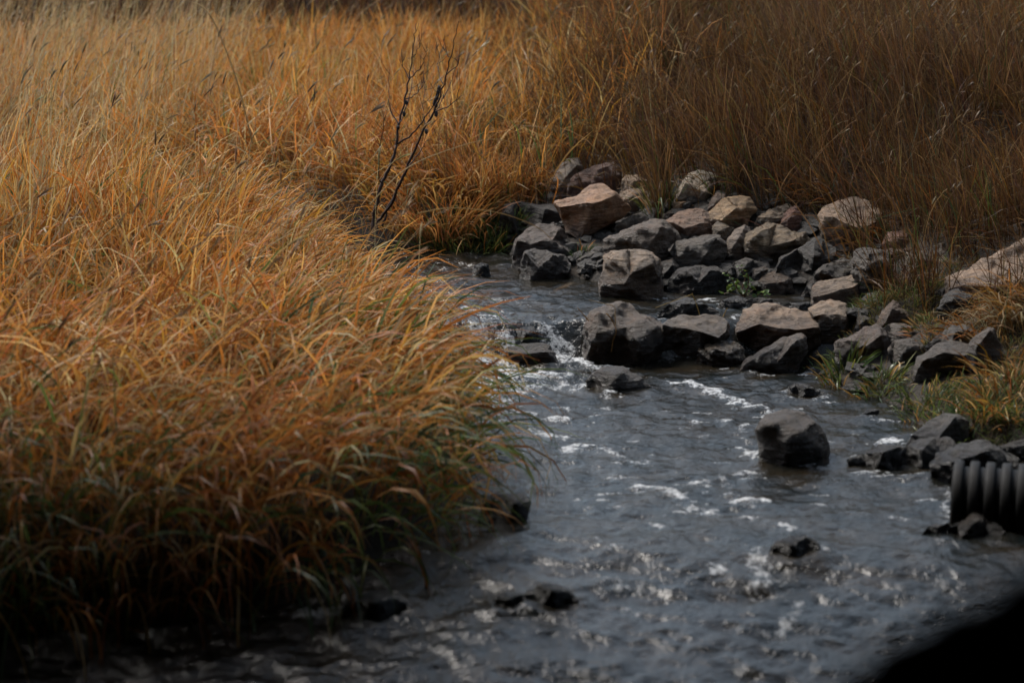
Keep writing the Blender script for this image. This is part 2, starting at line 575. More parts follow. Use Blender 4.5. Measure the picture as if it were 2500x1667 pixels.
    if rounded:
        md = o.modifiers.new("r", 'REMESH'); md.mode = 'VOXEL'; md.voxel_size = S / 14
        ms = o.modifiers.new("s", 'SMOOTH'); ms.iterations = 5
        dg = bpy.context.evaluated_depsgraph_get()
        me2 = bpy.data.meshes.new_from_object(o.evaluated_get(dg))
        o.modifiers.clear(); o.data = me2; bpy.data.meshes.remove(me); me2.name = name
    n = len(me2.vertices)
    co = np.zeros(n * 3, np.float32); no = np.zeros(n * 3, np.float32)
    me2.vertices.foreach_get("co", co); me2.vertices.foreach_get("normal", no)
    co = co.reshape(-1, 3).astype(float); no = no.reshape(-1, 3)
    seed = (abs(hash_label(label)) % 997) * 0.37
    q = co / S + seed
    bn = np.array([math.sin(seed) * 0.5, math.cos(seed * 1.3) * 0.5, 1.0]); bn /= np.linalg.norm(bn)
    lay = q @ bn
    d = 0.025 * perlin(q * 1.6) - 0.045 * np.abs(perlin(q * 2.6 + 9)) - 0.035 * np.abs(perlin(q * 5.6 + 3)) + 0.016 * perlin(q * 11.0)
    led = perlin(np.stack([lay * 8, lay * 0 + seed, q[:, 0] * 0.8], 1))
    d = d + 0.022 * np.sign(led) * np.sqrt(np.abs(led))
    co = co + no * (d + 0.028)[:, None] * S * rough
    me2.vertices.foreach_set("co", co.astype(np.float32).ravel())
    me2.polygons.foreach_set("use_smooth", np.ones(len(me2.polygons), bool))
    me2.update()
    me2.materials.clear(); me2.materials.append(STONE)
    o.location = org
    lum = sum(col) / 3
    k_ = 0.44 + 0.40 * min(1, max(0, (lum - .06) / .14))
    cc = [max(.006, (lum + (v - lum) * 1.25) * k_ * w_) for v, w_ in zip(col, (1.12, .93, .74))]
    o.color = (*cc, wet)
    setp(o, label, cat)
    return o


def hash_label(s):
    h = 7
    for ch in s: h = (h * 131 + ord(ch)) % 1000003
    return h


g = lambda v, w=1.0: (v * (1.05 + 0.06 * w), v, v * (1 - 0.12 * w))
STONES = [
 # --- pile behind the pool, from the left
 ("pale grey upright slab at the left back of the rock pile", 'A', "830,420 880,290 990,180 1110,170 1160,260 1080,360 1040,520 930,560 850,500", "960,380,-.15 1090,240,0", (.26,.25,.24)),
 ("reddish brown boulder leaning behind the big tan wedge boulder", 'A', "1005,500 1070,345 1240,260 1470,210 1530,260 1555,370 1520,540 1300,600 1040,560", "1110,340,-.05 1300,300,-.08 1410,255,-.05 1510,385,-.05 1250,460,-.2", (.15,.09,.07)),
 ("large tan wedge boulder with flat pale top overhanging the pile", 'A', "865,610 1080,560 1290,450 1360,450 1480,520 1630,690 1520,790 1130,985 985,920 960,800 890,680", "920,675,-.1 1160,640,-.24 1262,645,-.30 1480,560,-.05 1130,980,-.12", (.27,.19,.135), dict(drop=0.0, base=0.0, back=.6)),
 ("black blocky boulder beside the green far bank grass", 'A', "260,1030 310,800 370,660 480,640 860,640 1010,800 960,950 600,1050 400,1060", "400,700,-.18 760,700,-.22 940,740,-.1", (.05,.046,.043)),
 ("saddle backed brown boulder standing in the pool edge", 'A', "430,1200 480,1010 600,920 700,870 850,850 930,880 1000,1030 1050,1120 1080,1250 1060,1330 500,1320 420,1290", "500,1030,-.15 640,1050,-.22 840,1010,-.2 890,920,-.1 1000,1145,-.2", (.11,.09,.077)),
 ("dark blocky stone in the water before the saddle backed boulder", 'A', "515,1370 530,1230 560,1130 640,1105 780,1120 850,1150 960,1170 1010,1240 1020,1330 850,1380 560,1410", "840,1170,-.22 850,1360,-.2 570,1150,-.12 700,1300,-.25", (.10,.09,.08)),
 ("thin grey slab tilted between saddle boulder and pile", 'A', "1100,1220 1240,1110 1380,1065 1400,1110 1380,1180 1280,1260 1200,1290 1110,1270", "1260,1150,-.2", (.10,.098,.095)),
 ("low grey slab at the pool edge beside the light overhang boulder", 'A', "1200,1310 1300,1230 1400,1180 1420,1320 1280,1350", "", (.08,.078,.075)),
 ("wide grey brown boulder in the middle of the pile", 'A', "1395,1010 1560,930 1700,860 1860,810 1980,805 2090,900 2160,990 2080,1120 1960,1200 1760,1200 1400,1130", "1560,990,-.18 1770,900,-.15 1960,880,-.2 1820,1100,-.28", (.135,.115,.098)),
 ("small grey slab wedged behind the wide grey brown boulder", 'A', "1490,890 1520,840 1680,750 1770,740 1830,790 1700,900 1540,930", "1600,850,-.15", (.17,.165,.16)),
 ("pale boulder with rippled sloping top overhanging the pool", 'C', "1325,400 1390,250 1390,130 1450,70 1640,50 1810,80 1950,160 1960,400 1970,515 1400,530 1340,490", "1470,170,-.08 1560,125,-.10 1820,115,-.14 1860,200,-.22 1640,310,-.30 1590,400,-.32 1360,410,-.2", (.21,.18,.15)),
 ("small dark stone right of the rippled overhang boulder", 'A', "1950,1420 1955,1240 2080,1200 2160,1290 2140,1420 2040,1480", "2080,1270,-.2", (.085,.078,.07)),
 ("little brown stone lodged above the dark dome stone", 'B', "190,1100 250,1070 330,1100 350,1150 260,1160", "", (.19,.15,.12)),
 ("dark dome shaped stone reflected in the still pool", 'B', "130,1400 150,1300 240,1200 330,1160 480,1150 620,1155 720,1220 790,1300 770,1400 580,1440 140,1430", "330,1200,-.15 560,1200,-.15 450,1320,-.25", (.062,.054,.047)),
 ("whitish grey boulder shining at the top of the pile", 'B', "180,440 260,300 350,190 450,160 560,190 630,220 590,350 520,440 420,470 240,465", "310,290,-.15 250,420,-.24 520,390,-.22 330,190,.1", (.40,.39,.365)),
 ("small tan stone under the whitish boulder", 'B', "190,480 330,475 400,520 390,570 300,580 200,580", "260,500,-.15", (.24,.18,.12)),
 ("small brown stone in grass below the whitish boulder", 'B', "80,610 170,560 220,600 190,680 90,680", "", (.13,.10,.075)),
 ("rounded mauve stone left of the yellow slab", 'B', "540,570 580,450 640,390 710,410 745,480 680,600 570,640", "630,480,-.2", (.17,.135,.12)),
 ("yellow tan slab with flat sunlit face in the pile", 'B', "510,650 720,450 770,450 870,430 980,440 1040,560 950,690 920,760 780,760 560,700", "840,545,-.24 690,675,-.28 770,455,0", (.33,.265,.19)),
 ("brown flat topped slab below the yellow slab", 'B', "100,700 190,650 240,600 330,560 470,570 550,600 600,720 560,820 420,840 170,780", "190,700,-.15 480,700,-.12 300,760,-.25", (.22,.165,.135)),
 ("dark boulder with pale grey ledge in mid pile", 'B', "140,970 220,900 360,880 560,830 660,850 720,940 720,1050 620,1140 330,1150 200,1060", "160,1000,-.2 350,945,-.16 500,930,-.2 610,870,-.15 500,1050,-.3", (.105,.098,.09)),
 ("small olive brown lumpy stone beneath the yellow slab", 'B', "590,740 650,690 780,740 850,790 800,900 700,890 600,840", "700,760,-.2", (.15,.13,.10)),
 ("grey upright stone left of the mossy lumpy boulder", 'B', "725,1000 740,890 850,760 930,735 1010,790 960,900 930,1020 830,1070 740,1050", "850,880,-.22", (.19,.17,.155)),
 ("tan grey slab leaning behind the mossy lumpy boulder", 'B', "990,760 1060,640 1200,560 1370,510 1400,540 1340,660 1300,760 1180,780", "1180,650,-.15", (.22,.195,.165)),
 ("rounded red stone tucked behind the mossy lumpy boulder", 'B', "1300,720 1340,610 1400,540 1460,530 1510,600 1510,710 1460,800 1320,790", "1400,640,-.2", (.21,.13,.11)),
 ("lumpy boulder with yellow moss on its face", 'B', "910,880 1010,790 1150,730 1250,730 1400,790 1540,800 1620,880 1560,940 1480,1000 1300,1070 1150,1080 950,1040 910,960", "1150,800,-.18 1170,960,-.28 1420,890,-.2 1010,880,-.2", (.165,.138,.098), dict(rough=1.5)),
 ("black flat sided boulder below the mossy lumpy boulder", 'B', "1220,1170 1310,1050 1480,980 1640,880 1730,890 1870,960 1820,1080 1740,1150 1600,1210 1400,1200", "1320,1075,-.2 1640,1040,-.24 1640,900,.1", (.058,.056,.054)),
 ("dark stone hidden behind the leafy green plant", 'B', "760,1190 830,1110 940,1060 1010,1090 1170,1140 1180,1220 1000,1260 800,1240", "950,1120,-.15", (.07,.066,.063)),
 ("small dark stone right of the leafy green plant", 'B', "985,1290 1020,1190 1130,1150 1175,1190 1110,1320 1010,1340", "1090,1200,-.15", (.085,.08,.076)),
 ("oval brown slab with cracks behind the weir", 'B', "1075,1310 1180,1220 1290,1190 1450,1195 1600,1240 1640,1280 1520,1400 1380,1430 1180,1420", "1150,1330,-.15 1340,1310,-.2 1340,1410,-.2", (.165,.14,.12)),
 ("wide flat topped brown boulder under the slope grass", 'B', "1690,640 1740,560 1900,490 2050,460 2200,490 2331,600 2310,780 2150,920 1900,900 1740,820", "1760,645,-.12 1850,645,-.2 1960,705,-.28 2130,765,-.26 2300,680,-.1", (.23,.185,.15), dict(drop=.1)),
 ("long dark ridge stone left of the light grey block", 'B', "1460,1480 1570,1350 1640,1260 1690,1180 1810,1110 1920,1080 2010,1090 2050,1190 1920,1290 1720,1330 1660,1420 1600,1490", "1700,1220,-.15 1650,1330,-.2", (.12,.117,.113)),
 ("dark pitted boulder behind the light grey block", 'E', "550,400 620,300 720,280 870,290 940,380 960,520 870,660 760,680 640,600 560,480", "730,330,-.15 850,420,-.25 700,480,-.25", (.10,.09,.08), dict(rough=1.7)),
 ("light grey block with pale flat top by mossy turf", 'E', "145,720 160,660 220,600 420,570 600,505 680,560 770,690 720,790 560,830 420,850 250,850 150,800", "170,750,-.15 300,725,-.22 430,680,-.24 550,655,-.22 640,590,-.1", (.32,.29,.26)),
 ("square brown block with pale flat lid", 'E', "120,890 220,830 330,800 470,840 515,900 500,1090 410,1170 300,1200 220,1190 160,1000", "170,965,-.2 240,945,-.25 480,955,-.22 460,1080,-.25", (.23,.20,.17)),
 ("low black stone between weir boulders and square block", 'D', "1290,400 1400,380 1590,375 1640,430 1600,490 1450,480", "", (.05,.05,.05)),
 ("large pale wedge boulder roofing a dark hollow in the weir", 'D', "840,700 880,570 920,470 1020,410 1150,380 1300,430 1480,470 1620,500 1690,610 1710,820 1560,910 1000,910 880,800", "865,695,-.12 1090,605,-.26 1280,650,-.32 1450,665,-.32 1660,645,-.2 1080,470,-.02", (.23,.195,.165), dict(base=.12)),
 ("leaning slab with straight sloping edge at the weir foot", 'D', "840,1075 960,960 1180,830 1370,750 1500,715 1550,750 1560,900 1480,1000 1400,1085 1240,1095 900,1090", "950,1015,-.15 1180,890,-.2 1450,780,-.18 1250,1010,-.25", (.125,.11,.098)),
 ("small lumpy mossy stone at the weir foot", 'D', "400,1010 440,900 520,830 620,760 720,790 830,820 890,870 900,970 760,1040 560,1045 420,1045", "600,860,-.2 760,900,-.2", (.13,.112,.085), dict(rough=1.8)),
 ("broad dark boulder with smooth grey top in the weir", 'D', "60,660 170,545 350,530 540,530 720,550 755,650 740,720 660,800 560,860 400,940 100,950 60,820", "100,630,-.1 380,665,-.24 470,690,-.28 640,748,-.28 720,690,-.15", (.15,.135,.12)),
 ("black stone behind the broad dark weir boulder", 'D', "40,490 150,400 290,330 370,340 520,400 640,470 650,530 300,550 60,560", "300,400,-.15", (.045,.043,.041)),
 ("black stone by the pool below the leafy plant", 'D', "580,430 680,360 840,310 930,340 945,400 800,440 620,450", "800,360,-.15", (.048,.045,.042)),
 ("thin grey slab behind the large pale wedge boulder", 'D', "940,350 1080,330 1200,345 1280,390 1180,430 1000,420", "", (.12,.115,.11)),
 ("two lobed brown boulder draped with a dry straw strand", 'C', "1150,1100 1190,900 1240,760 1310,690 1420,680 1500,620 1600,630 1780,740 1880,800 1960,840 1990,900 1970,1100 1880,1200 1620,1215 1400,1160 1200,1130", "1330,720,-.1 1450,760,-.12 1600,860,-.2 1770,790,-.12 1740,1020,-.34 1300,920,-.26 1900,850,-.15", (.12,.10,.082), dict(rough=1.6)),
 ("wet black stone under the little cascade", 'C', "390,990 440,880 520,840 640,840 710,900 760,960 720,1040 450,1050", "580,900,-.2", (.03,.028,.025), dict(wet=1.0)),
 ("angular brown stone splashed below the little cascade", 'C', "345,1110 390,1060 560,1030 690,1020 800,1040 850,1090 930,1210 890,1240 600,1240 380,1210", "380,1110,-.12 560,1125,-.24 770,1105,-.24 880,1210,-.15", (.10,.088,.072)),
 ("low brown stone alone mid stream under the cascade", 'C', "1180,1410 1260,1310 1380,1270 1560,1260 1680,1310 1780,1390 1880,1450 1800,1490 1480,1515 1300,1495", "1400,1320,-.1 1560,1320,-.15 1500,1420,-.25", (.085,.075,.063), dict(rounded=True)),
 ("small wet stone parting the water near the far bank", 'C', "10,300 30,220 100,180 180,200 215,300 120,310", "", (.035,.034,.032), dict(rounded=True, wet=1.0)),
 ("round dark boulder standing alone in the stream", 'G', "160,600 180,440 260,370 390,340 470,350 600,400 660,470 720,580 755,700 740,770 560,795 300,780 220,740", "210,450,-.12 390,515,-.24 500,515,-.24 615,435,-.15 440,650,-.28 650,650,-.15", (.088,.074,.062), dict(rounded=True, base=.0)),
 ("small black stone awash beyond the round boulder", 'G', "390,210 420,150 490,110 570,140 630,170 740,195 700,225 520,235", "", (.035,.032,.03), dict(rounded=True, wet=1.0)),
 ("tiny dark stone awash before the right bank", 'G', "1000,380 1080,325 1150,340 1155,385 1050,400", "", (.04,.04,.036)),
 ("smooth blue grey slab tilted on the right bank", 'G', "1350,610 1430,540 1560,430 1680,375 1800,380 1880,440 1875,570 1790,620 1600,640", "1770,400,-.02 1630,575,-.24 1400,600,-.15", (.115,.12,.125), dict(rough=.5)),
 ("flat dark stone awash below the blue grey slab", 'G', "910,745 1040,690 1180,630 1380,630 1600,570 1720,570 1765,630 1650,740 1500,800 1300,810 1100,800", "1200,680,-.15 1500,670,-.2", (.06,.053,.043)),
 ("black boulder behind the corrugated pipe", 'G', "1590,790 1640,710 1820,630 2000,590 2150,660 2280,740 2270,920 1900,940 1700,920 1600,880", "1780,760,-.2 2050,680,-.1", (.058,.054,.05)),
 ("grey stone at the right edge above the pipe", 'G', "2100,640 2335,580 2420,620 2420,740 2180,720", "2250,640,-.1", (.085,.083,.08)),
 ("grey peaked stone at the water below the pipe", 'G', "1650,1345 1820,1250 1940,1180 2040,1190 2110,1260 2160,1335 1980,1390 1750,1380", "1900,1280,-.15", (.07,.066,.063)),
 ("small dark stone left of the peaked stone below the pipe", 'G', "1515,1335 1570,1280 1720,1255 1770,1300 1640,1360 1530,1375", "", (.04,.038,.036)),
 ("black stone with water sheeting over it in the foreground riffle", 'G', "250,1490 330,1400 430,1370 560,1370 640,1400 690,1460 600,1540 420,1560", "450,1420,-.1", (.022,.017,.011), dict(rounded=True, wet=1.0)),
 ("black rounded stone in the dark foreground water", 'H', "720,920 830,855 930,850 1030,890 1080,950 960,1005 800,990", "", (.022,.02,.018), dict(rounded=True, wet=1.0)),
 ("low black stone left of the rounded foreground stone", 'H', "540,950 620,900 720,910 770,990 660,1015 560,1010", "", (.022,.02,.018), dict(rounded=True, wet=1.0)),
 ("black stone under the overhanging orange bank grass", 'H', "430,420 460,300 560,280 710,275 760,310 770,400 700,450 560,465", "680,320,-.1", (.024,.02,.016), dict(rounded=True)),
 ("black wet stone at the foot of the left bank", 'F', "780,1400 810,1370 870,1355 930,1370 950,1400 890,1420 820,1420", "", (.02,.018,.016), dict(rounded=True, wet=1.0)),
 ("long pale boulder half behind dry grass at the right edge", 'E', "1540,650 1570,560 1760,470 2000,350 2350,190 2600,150 2720,350 2650,620 2300,700 2100,740 1960,740 1750,700 1580,690", "1600,660,-.1 1750,625,-.16 1960,645,-.2 2150,690,-.2 2350,560,-.1", (.31,.265,.235), dict(back=.5)),
 ("black craggy stone under the long pale boulder", 'E', "1450,870 1480,790 1560,690 1640,680 1820,780 1760,900 1680,960 1580,980 1480,960", "1600,780,-.2", (.058,.056,.054), dict(rough=1.5)),
 ("small blackish stone left of the long pale boulder", 'E', "1390,760 1450,680 1540,640 1570,720 1500,780", "", (.065,.064,.062)),
 ("pointed brown stone like a small pyramid by the turf", 'E', "790,1050 870,910 980,790 1060,860 1150,980 1160,1060 1000,1090", "970,880,-.12 900,1020,-.2", (.15,.125,.11)),
 ("small dark stone left of the pointed stone", 'E', "590,1070 620,940 680,930 760,980 800,1060 690,1110", "", (.09,.086,.08)),
 ("thin grey plate lying before the pointed stone", 'E', "870,1080 960,1020 1080,1030 1250,1070 1255,1110 1100,1125 940,1110", "1080,1060,-.15", (.16,.155,.15)),
 ("brown plate underneath the thin grey plate", 'E', "850,1160 930,1105 1100,1130 1250,1100 1290,1130 1220,1220 1000,1220", "1050,1150,-.15", (.115,.10,.09)),
 ("brown block with flat top on the right bank above the tuft", 'E', "390,1230 560,1170 690,1080 800,1050 870,1120 935,1180 930,1340 760,1400 560,1400 420,1350", "580,1195,-.15 840,1155,-.22 700,1260,-.25", (.12,.10,.088)),
 ("knobbly dark grey stone among bank grass", 'E', "940,1300 1000,1230 1150,1200 1300,1260 1345,1310 1250,1410 1080,1440 980,1400", "1130,1270,-.2", (.11,.103,.095), dict(rough=1.6)),
 ("dark grey stone under dry blades behind the front bank boulder", 'E', "1330,1260 1500,1130 1590,1070 1700,1060 1820,1110 1850,1170 1740,1300 1480,1420", "1620,1130,-.15", (.10,.095,.09)),
 ("angular dark stone right of the front bank boulder", 'E', "1740,1340 1810,1190 1960,1100 2010,1110 2090,1260 2090,1410 1960,1520 1800,1460", "1850,1280,-.2 1970,1130,-.05", (.105,.096,.09)),
 ("big dark front boulder on the right grassy bank", 'E', "1180,1545 1260,1380 1420,1260 1560,1230 1760,1260 1820,1350 1740,1480 1560,1560 1340,1620 1220,1620", "1300,1420,-.15 1500,1340,-.22 1700,1370,-.2", (.10,.092,.085)),
 ("pink stone half hidden in slope grass at right", 'E', "880,210 920,90 1060,75 1140,130 1200,250 1050,290 900,270", "1040,130,-.1", (.25,.165,.14)),
 ("brown stone beneath the pink stone", 'E', "830,280 930,250 1190,255 1150,350 1000,370 870,340", "", (.15,.115,.10)),
 ("grey slab with rippled face under slope grass at right", 'E', "1010,450 1120,350 1300,280 1480,200 1530,260 1430,390 1280,460 1110,500", "1250,370,-.2", (.17,.163,.155)),
 ("tan stone showing through grass behind the pile", 'A', "1540,520 1570,390 1610,340 1710,340 1830,390 1880,450 1800,540 1640,560", "1680,400,-.15", (.23,.185,.14)),
 ("brown stone right of the large tan wedge boulder", 'A', "1500,620 1540,540 1640,480 1800,500 1860,640 1760,720 1600,720", "1660,560,-.15", (.19,.15,.11)),
 ("grey stone half hidden in orange grass on the far bank", 'S', "960,1010 1000,940 1070,920 1110,960 1100,1040 1000,1060", "", (.17,.155,.145)),
 ("dark stone in the hollow behind the dead shrub", 'S', "330,960 370,890 450,870 500,910 490,990 380,1010", "", (.13,.12,.11)),
]
for rec in STONES:
    kw = rec[5] if len(rec) > 5 else {}
    stone(*rec[:5], **kw)
stone("dark blurred boulder close to the camera in the lower right corner", 'F',
      "1780,1680 1960,1560 2150,1450 2352,1350 2520,1300 2650,1500 2600,1800 1850,1800", "2250,1620,-.1", (.035, .033, .03), depth=2.1, wet=-5, drop=1.6)

# small broken stones filling the gaps of the heap
def rubble():
    V, Fq, n = [], [], 0
    t = (1 + 5 ** .5) / 2
    ico = np.array([(-1, t, 0), (1, t, 0), (-1, -t, 0), (1, -t, 0), (0, -1, t), (0, 1, t), (0, -1, -t), (0, 1, -t), (t, 0, -1), (t, 0, 1), (-t, 0, -1), (-t, 0, 1)]) / 1.9
    icf = np.array([(0, 11, 5), (0, 5, 1), (0, 1, 7), (0, 7, 10), (0, 10, 11), (1, 5, 9), (5, 11, 4), (11, 10, 2), (10, 7, 6), (7, 1, 8), (3, 9, 4), (3, 4, 2), (3, 2, 6), (3, 6, 8), (3, 8, 9), (4, 9, 5), (2, 4, 11), (6, 2, 10), (8, 6, 7), (9, 8, 1)])
    x, y = rng.uniform(-.2, 3.2, 3000), rng.uniform(11, 17, 3000)
    d = sdf(x, y)
    P = np.stack([x, y, ground_z(x, y)], 1)
    r_ = P - CAM; dep = r_ @ FWD
    py = FH / 2 - FPX * (r_ @ UP) / dep; px = FW / 2 + FPX * x / dep
    k = (d > -.25) & (d < 2.2) & (x > .0) & (((py > 470) & (px < 2150)) )
    for p in P[k]:
        s = rng.uniform(.018, .075)
        a = rng.uniform(0, 6.28); R = np.array([[math.cos(a), -math.sin(a), 0], [math.sin(a), math.cos(a), 0], [0, 0, 1]])
        v = (ico * rng.uniform(.65, 1.25, (12, 1)) * np.array([1.2, .9, .65])) @ R.T * s + p
        V.append(v); Fq.append(icf + n); n += 12
    return np.concatenate(V), np.concatenate(Fq)


V, Fq = rubble()
rb = mesh_np("rubble", V, Fq, STONE, smooth=False)
rb.color = (.04, .034, .028, -5)
setp(rb, "small broken stones filling gaps along the right bank", "rubble", kind="stuff")

# ------------------------------------------------------------------ water
FOAM = [  # polylines in photograph space (overview coordinates), half width in m, strength
    ([(1535, 880), (1585, 882), (1625, 895), (1690, 915)], 0.028, 1.0), ([(1630, 905), (1700, 925), (1762, 942)], 0.025, 1.0),
    ([(1700, 938), (1760, 938)], 0.02, .9), ([(1740, 958), (1785, 950)], 0.02, .9),
    ([(1150, 945), (1225, 955)], 0.03, .8), ([(1255, 965), (1300, 968)], 0.025, .8), ([(1220, 995), (1295, 1003)], 0.03, .85),
    ([(1130, 925), (1170, 920)], 0.03, .8), ([(1310, 1028), (1370, 1025), (1420, 1045)], 0.028, .8), ([(1440, 1050), (1480, 1060)], 0.02, .6),
    ([(1700, 1030), (1740, 1050)], 0.03, .8), ([(1705, 985), (1735, 980)], 0.02, .7), ([(1590, 968), (1605, 970)], 0.012, .9),
    ([(1470, 1122), (1520, 1122), (1555, 1135), (1580, 1145)], 0.026, 1.0), ([(1590, 1107), (1615, 1110)], 0.02, .95), ([(1650, 1100), (1670, 1110)], 0.02, .7),
    ([(1565, 1170), (1600, 1165), (1650, 1177)], 0.022, 1.0), ([(1690, 1153), (1745, 1155)], 0.024, .9), ([(1690, 1185), (1730, 1190)], 0.02, .8),
    ([(1735, 1110), (1760, 1105)], 0.015, .7), ([(1500, 1200), (1530, 1207)], 0.015, .7), ([(1360, 1248), (1420, 1265)], 0.02, .6),
    ([(1380, 1135), (1420, 1128)], 0.015, .6), ([(1340, 1165), (1370, 1168)], 0.012, .6), ([(1795, 1205), (1815, 1215)], 0.02, .8),
    ([(2030, 1018), (2075, 1018)], 0.02, 1.0), ([(2020, 1082), (2045, 1086)], 0.015, .8), ([(2170, 1130), (2180, 1180)], 0.03, .6),
    ([(1300, 830), (1345, 838), (1380, 850)], 0.035, .9), ([(1390, 845), (1430, 850)], 0.025, .8), ([(1345, 880), (1310, 900)], 0.03, .8),
    ([(1100, 810), (1130, 850), (1150, 880)], 0.10, 1.0), ([(1170, 785), (1158, 830), (1175, 870), (1230, 868)], 0.055, 1.0), ([(1140, 900), (1210, 905)], 0.05, .7), ([(1150, 770), (1160, 800), (1155, 840)], 0.04, 1.1), ([(1245, 765), (1270, 800), (1290, 830)], 0.035, .75),
    ([(1270, 770), (1310, 815)], 0.03, .9), ([(1200, 860), (1290, 870)], 0.05, .75), ([(1180, 890), (1330, 885)], 0.05, .6),
    ([(1110, 880), (1135, 960)], 0.08, .8), ([(1400, 905), (1440, 912)], 0.02, .7), ([(1530, 815), (1620, 835)], 0.03, .45),
    ([(1620, 690), (1760, 700)], 0.015, .75), ([(1500, 685), (1540, 690)], 0.012, .7), ([(1600, 730), (1640, 745)], 0.02, .7), ([(1690, 700), (1720, 712)], 0.015, .7),
    ([(1050, 640), (1100, 660)], 0.03, .4), ([(1060, 700), (1130, 730)], 0.05, .6), ([(1180, 690), (1230, 700)], 0.02, .4),
    ([(1730, 1290), (1770, 1330), (1750, 1350)], 0.06, .65), ([(1640, 1300), (1660, 1310)], 0.02, .7), ([(1400, 1342), (1470, 1345)], 0.02, .7),
    ([(1800, 1270), (1830, 1265)], 0.02, .7), ([(1830, 1395), (1850, 1400), (1800, 1430), (1780, 1450)], 0.03, .65), ([(1900, 1268), (1920, 1272)], 0.02, .7),
    ([(1120, 1235), (1160, 1250)], 0.02, .5), ([(690, 1412), (780, 1405)], 0.025, .7), ([(1450, 1400), (1480, 1410)], 0.02, .5), ([(940, 1255), (1000, 1270)], 0.03, .4),
]
wx, wy, wf = grid(np.arange(-3.6, 3.2, 0.0205), np.concatenate([np.arange(6.4, 8.6, 0.03), np.arange(8.6, 14.2, 0.0205), np.arange(14.2, 18.5, 0.026)]))
wd = sdf(wx, wy)
keep = wd < 0.12
fk = keep[wf].all(1)
used = np.unique(wf[fk]); remap = -np.ones(len(wx), int); remap[used] = np.arange(len(used))
wf = remap[wf[fk]]; wx, wy, wd = wx[used], wy[used], wd[used]
wz = water_level(wx, wy)
turb = 0.25 + 0.9 * np.exp(-((wy - 13.1) / 0.45) ** 2) * sst(0.9, -0.1, wx) + 0.12 * sst(9.9, 9.3, wy) + 0.35 * sst(13.6, 14.2, wy) * sst(0.6, -0.2, wx)
turb = np.clip(turb, 0, 1.2)
warpx = wx + 0.06 * n2(wx, wy, 4, 4, 21); warpy = wy + 0.06 * n2(wx, wy, 4, 4, 22)
amp = 0.0085 + 0.015 * turb
wz = wz + amp * (n2(warpx, warpy, 4.2, 5.5, 11) + 0.6 * n2(warpx, warpy, 9, 13, 12) + 0.42 * n2(warpx, warpy, 18, 27, 13, 1))
wz = wz + 0.011 * sst(10.3, 9.6, wy) * n2(warpx, warpy, 3.2, 4.5, 14)
foam = np.zeros(len(wx))
fx = wx + 0.045 * n2(wx, wy, 9, 9, 61, 3); fy = wy + 0.07 * n2(wx, wy, 9, 9, 62, 3)
for pl, hw, st in FOAM:
    W = []
    for u, v in pl:
        p, q = zp('F', u, v)
        _, P = march(p, q, lambda x, y: water_level(x, y))
        W.append(P[:2])
    for (a, b) in zip(W[:-1], W[1:]):
        e = b - a
        t = np.clip(((fx - a[0]) * e[0] + (fy - a[1]) * e[1]) / max(e @ e, 1e-9), 0, 1)
        dd = np.hypot(fx - a[0] - t * e[0], (fy - a[1] - t * e[1]) * 0.55)
        foam = np.maximum(foam, min(st, .85) * np.exp(-(dd / (hw * 1.35)) ** 2))
foam = np.maximum(foam, 0.75 * sst(10.4, 11, wy) * np.clip(turb - 0.5, 0, 1) * sst(0.3, 0.8, n2(wx, wy, 7, 9, 31)))
foam = np.maximum(foam, 0.66 * sst(0.28, 0.75, n2(wx, wy, 5, 11, 33, 3)) * sst(10, 10.6, wy) * sst(13.4, 12, wy))
for sx, sy, hw, zt in FOOT:                     # water piling and breaking round the stones that stand in it
    if sdf(np.array([sx]), np.array([sy]))[0] < 0.02 and sy < 14.0:
        q_ = np.hypot(wx - sx, (wy - sy) * 1.1)
        ring = np.exp(-((q_ - hw * 1.02) / 0.035) ** 2)
        foam = np.maximum(foam, 0.62 * ring * sst(-.1, .5, n2(wx, wy, 6, 6, sx * 7 + sy)) * (0.35 + 0.65 * sst(10.2, 10.6, wy)))
        wz = wz + 0.010 * np.exp(-((q_ - hw * 0.95) / 0.07) ** 2)
wz = wz + 0.006 * sst(0.3, 0.8, foam)
setp(mesh_np("stream_water", np.stack([wx, wy, wz], 1), wf, WATER, attrs={"foam": foam, "turb": turb}), kind="structure")

# ------------------------------------------------------------------ grass blades as ribbons
def jit(n, a, b): return rng.uniform(a, b, n)


def pick(pal, n, wts=None, var=0.16):
    pal = np.array(pal, float)
    w = None if wts is None else np.array(wts) / np.sum(wts)
    c = pal[rng.choice(len(pal), n, p=w)]
    return c * (1 + rng.normal(0, var, n))[:, None].clip(0.5, 1.6) * (1 + rng.normal(0, 0.05, (n, 3)))


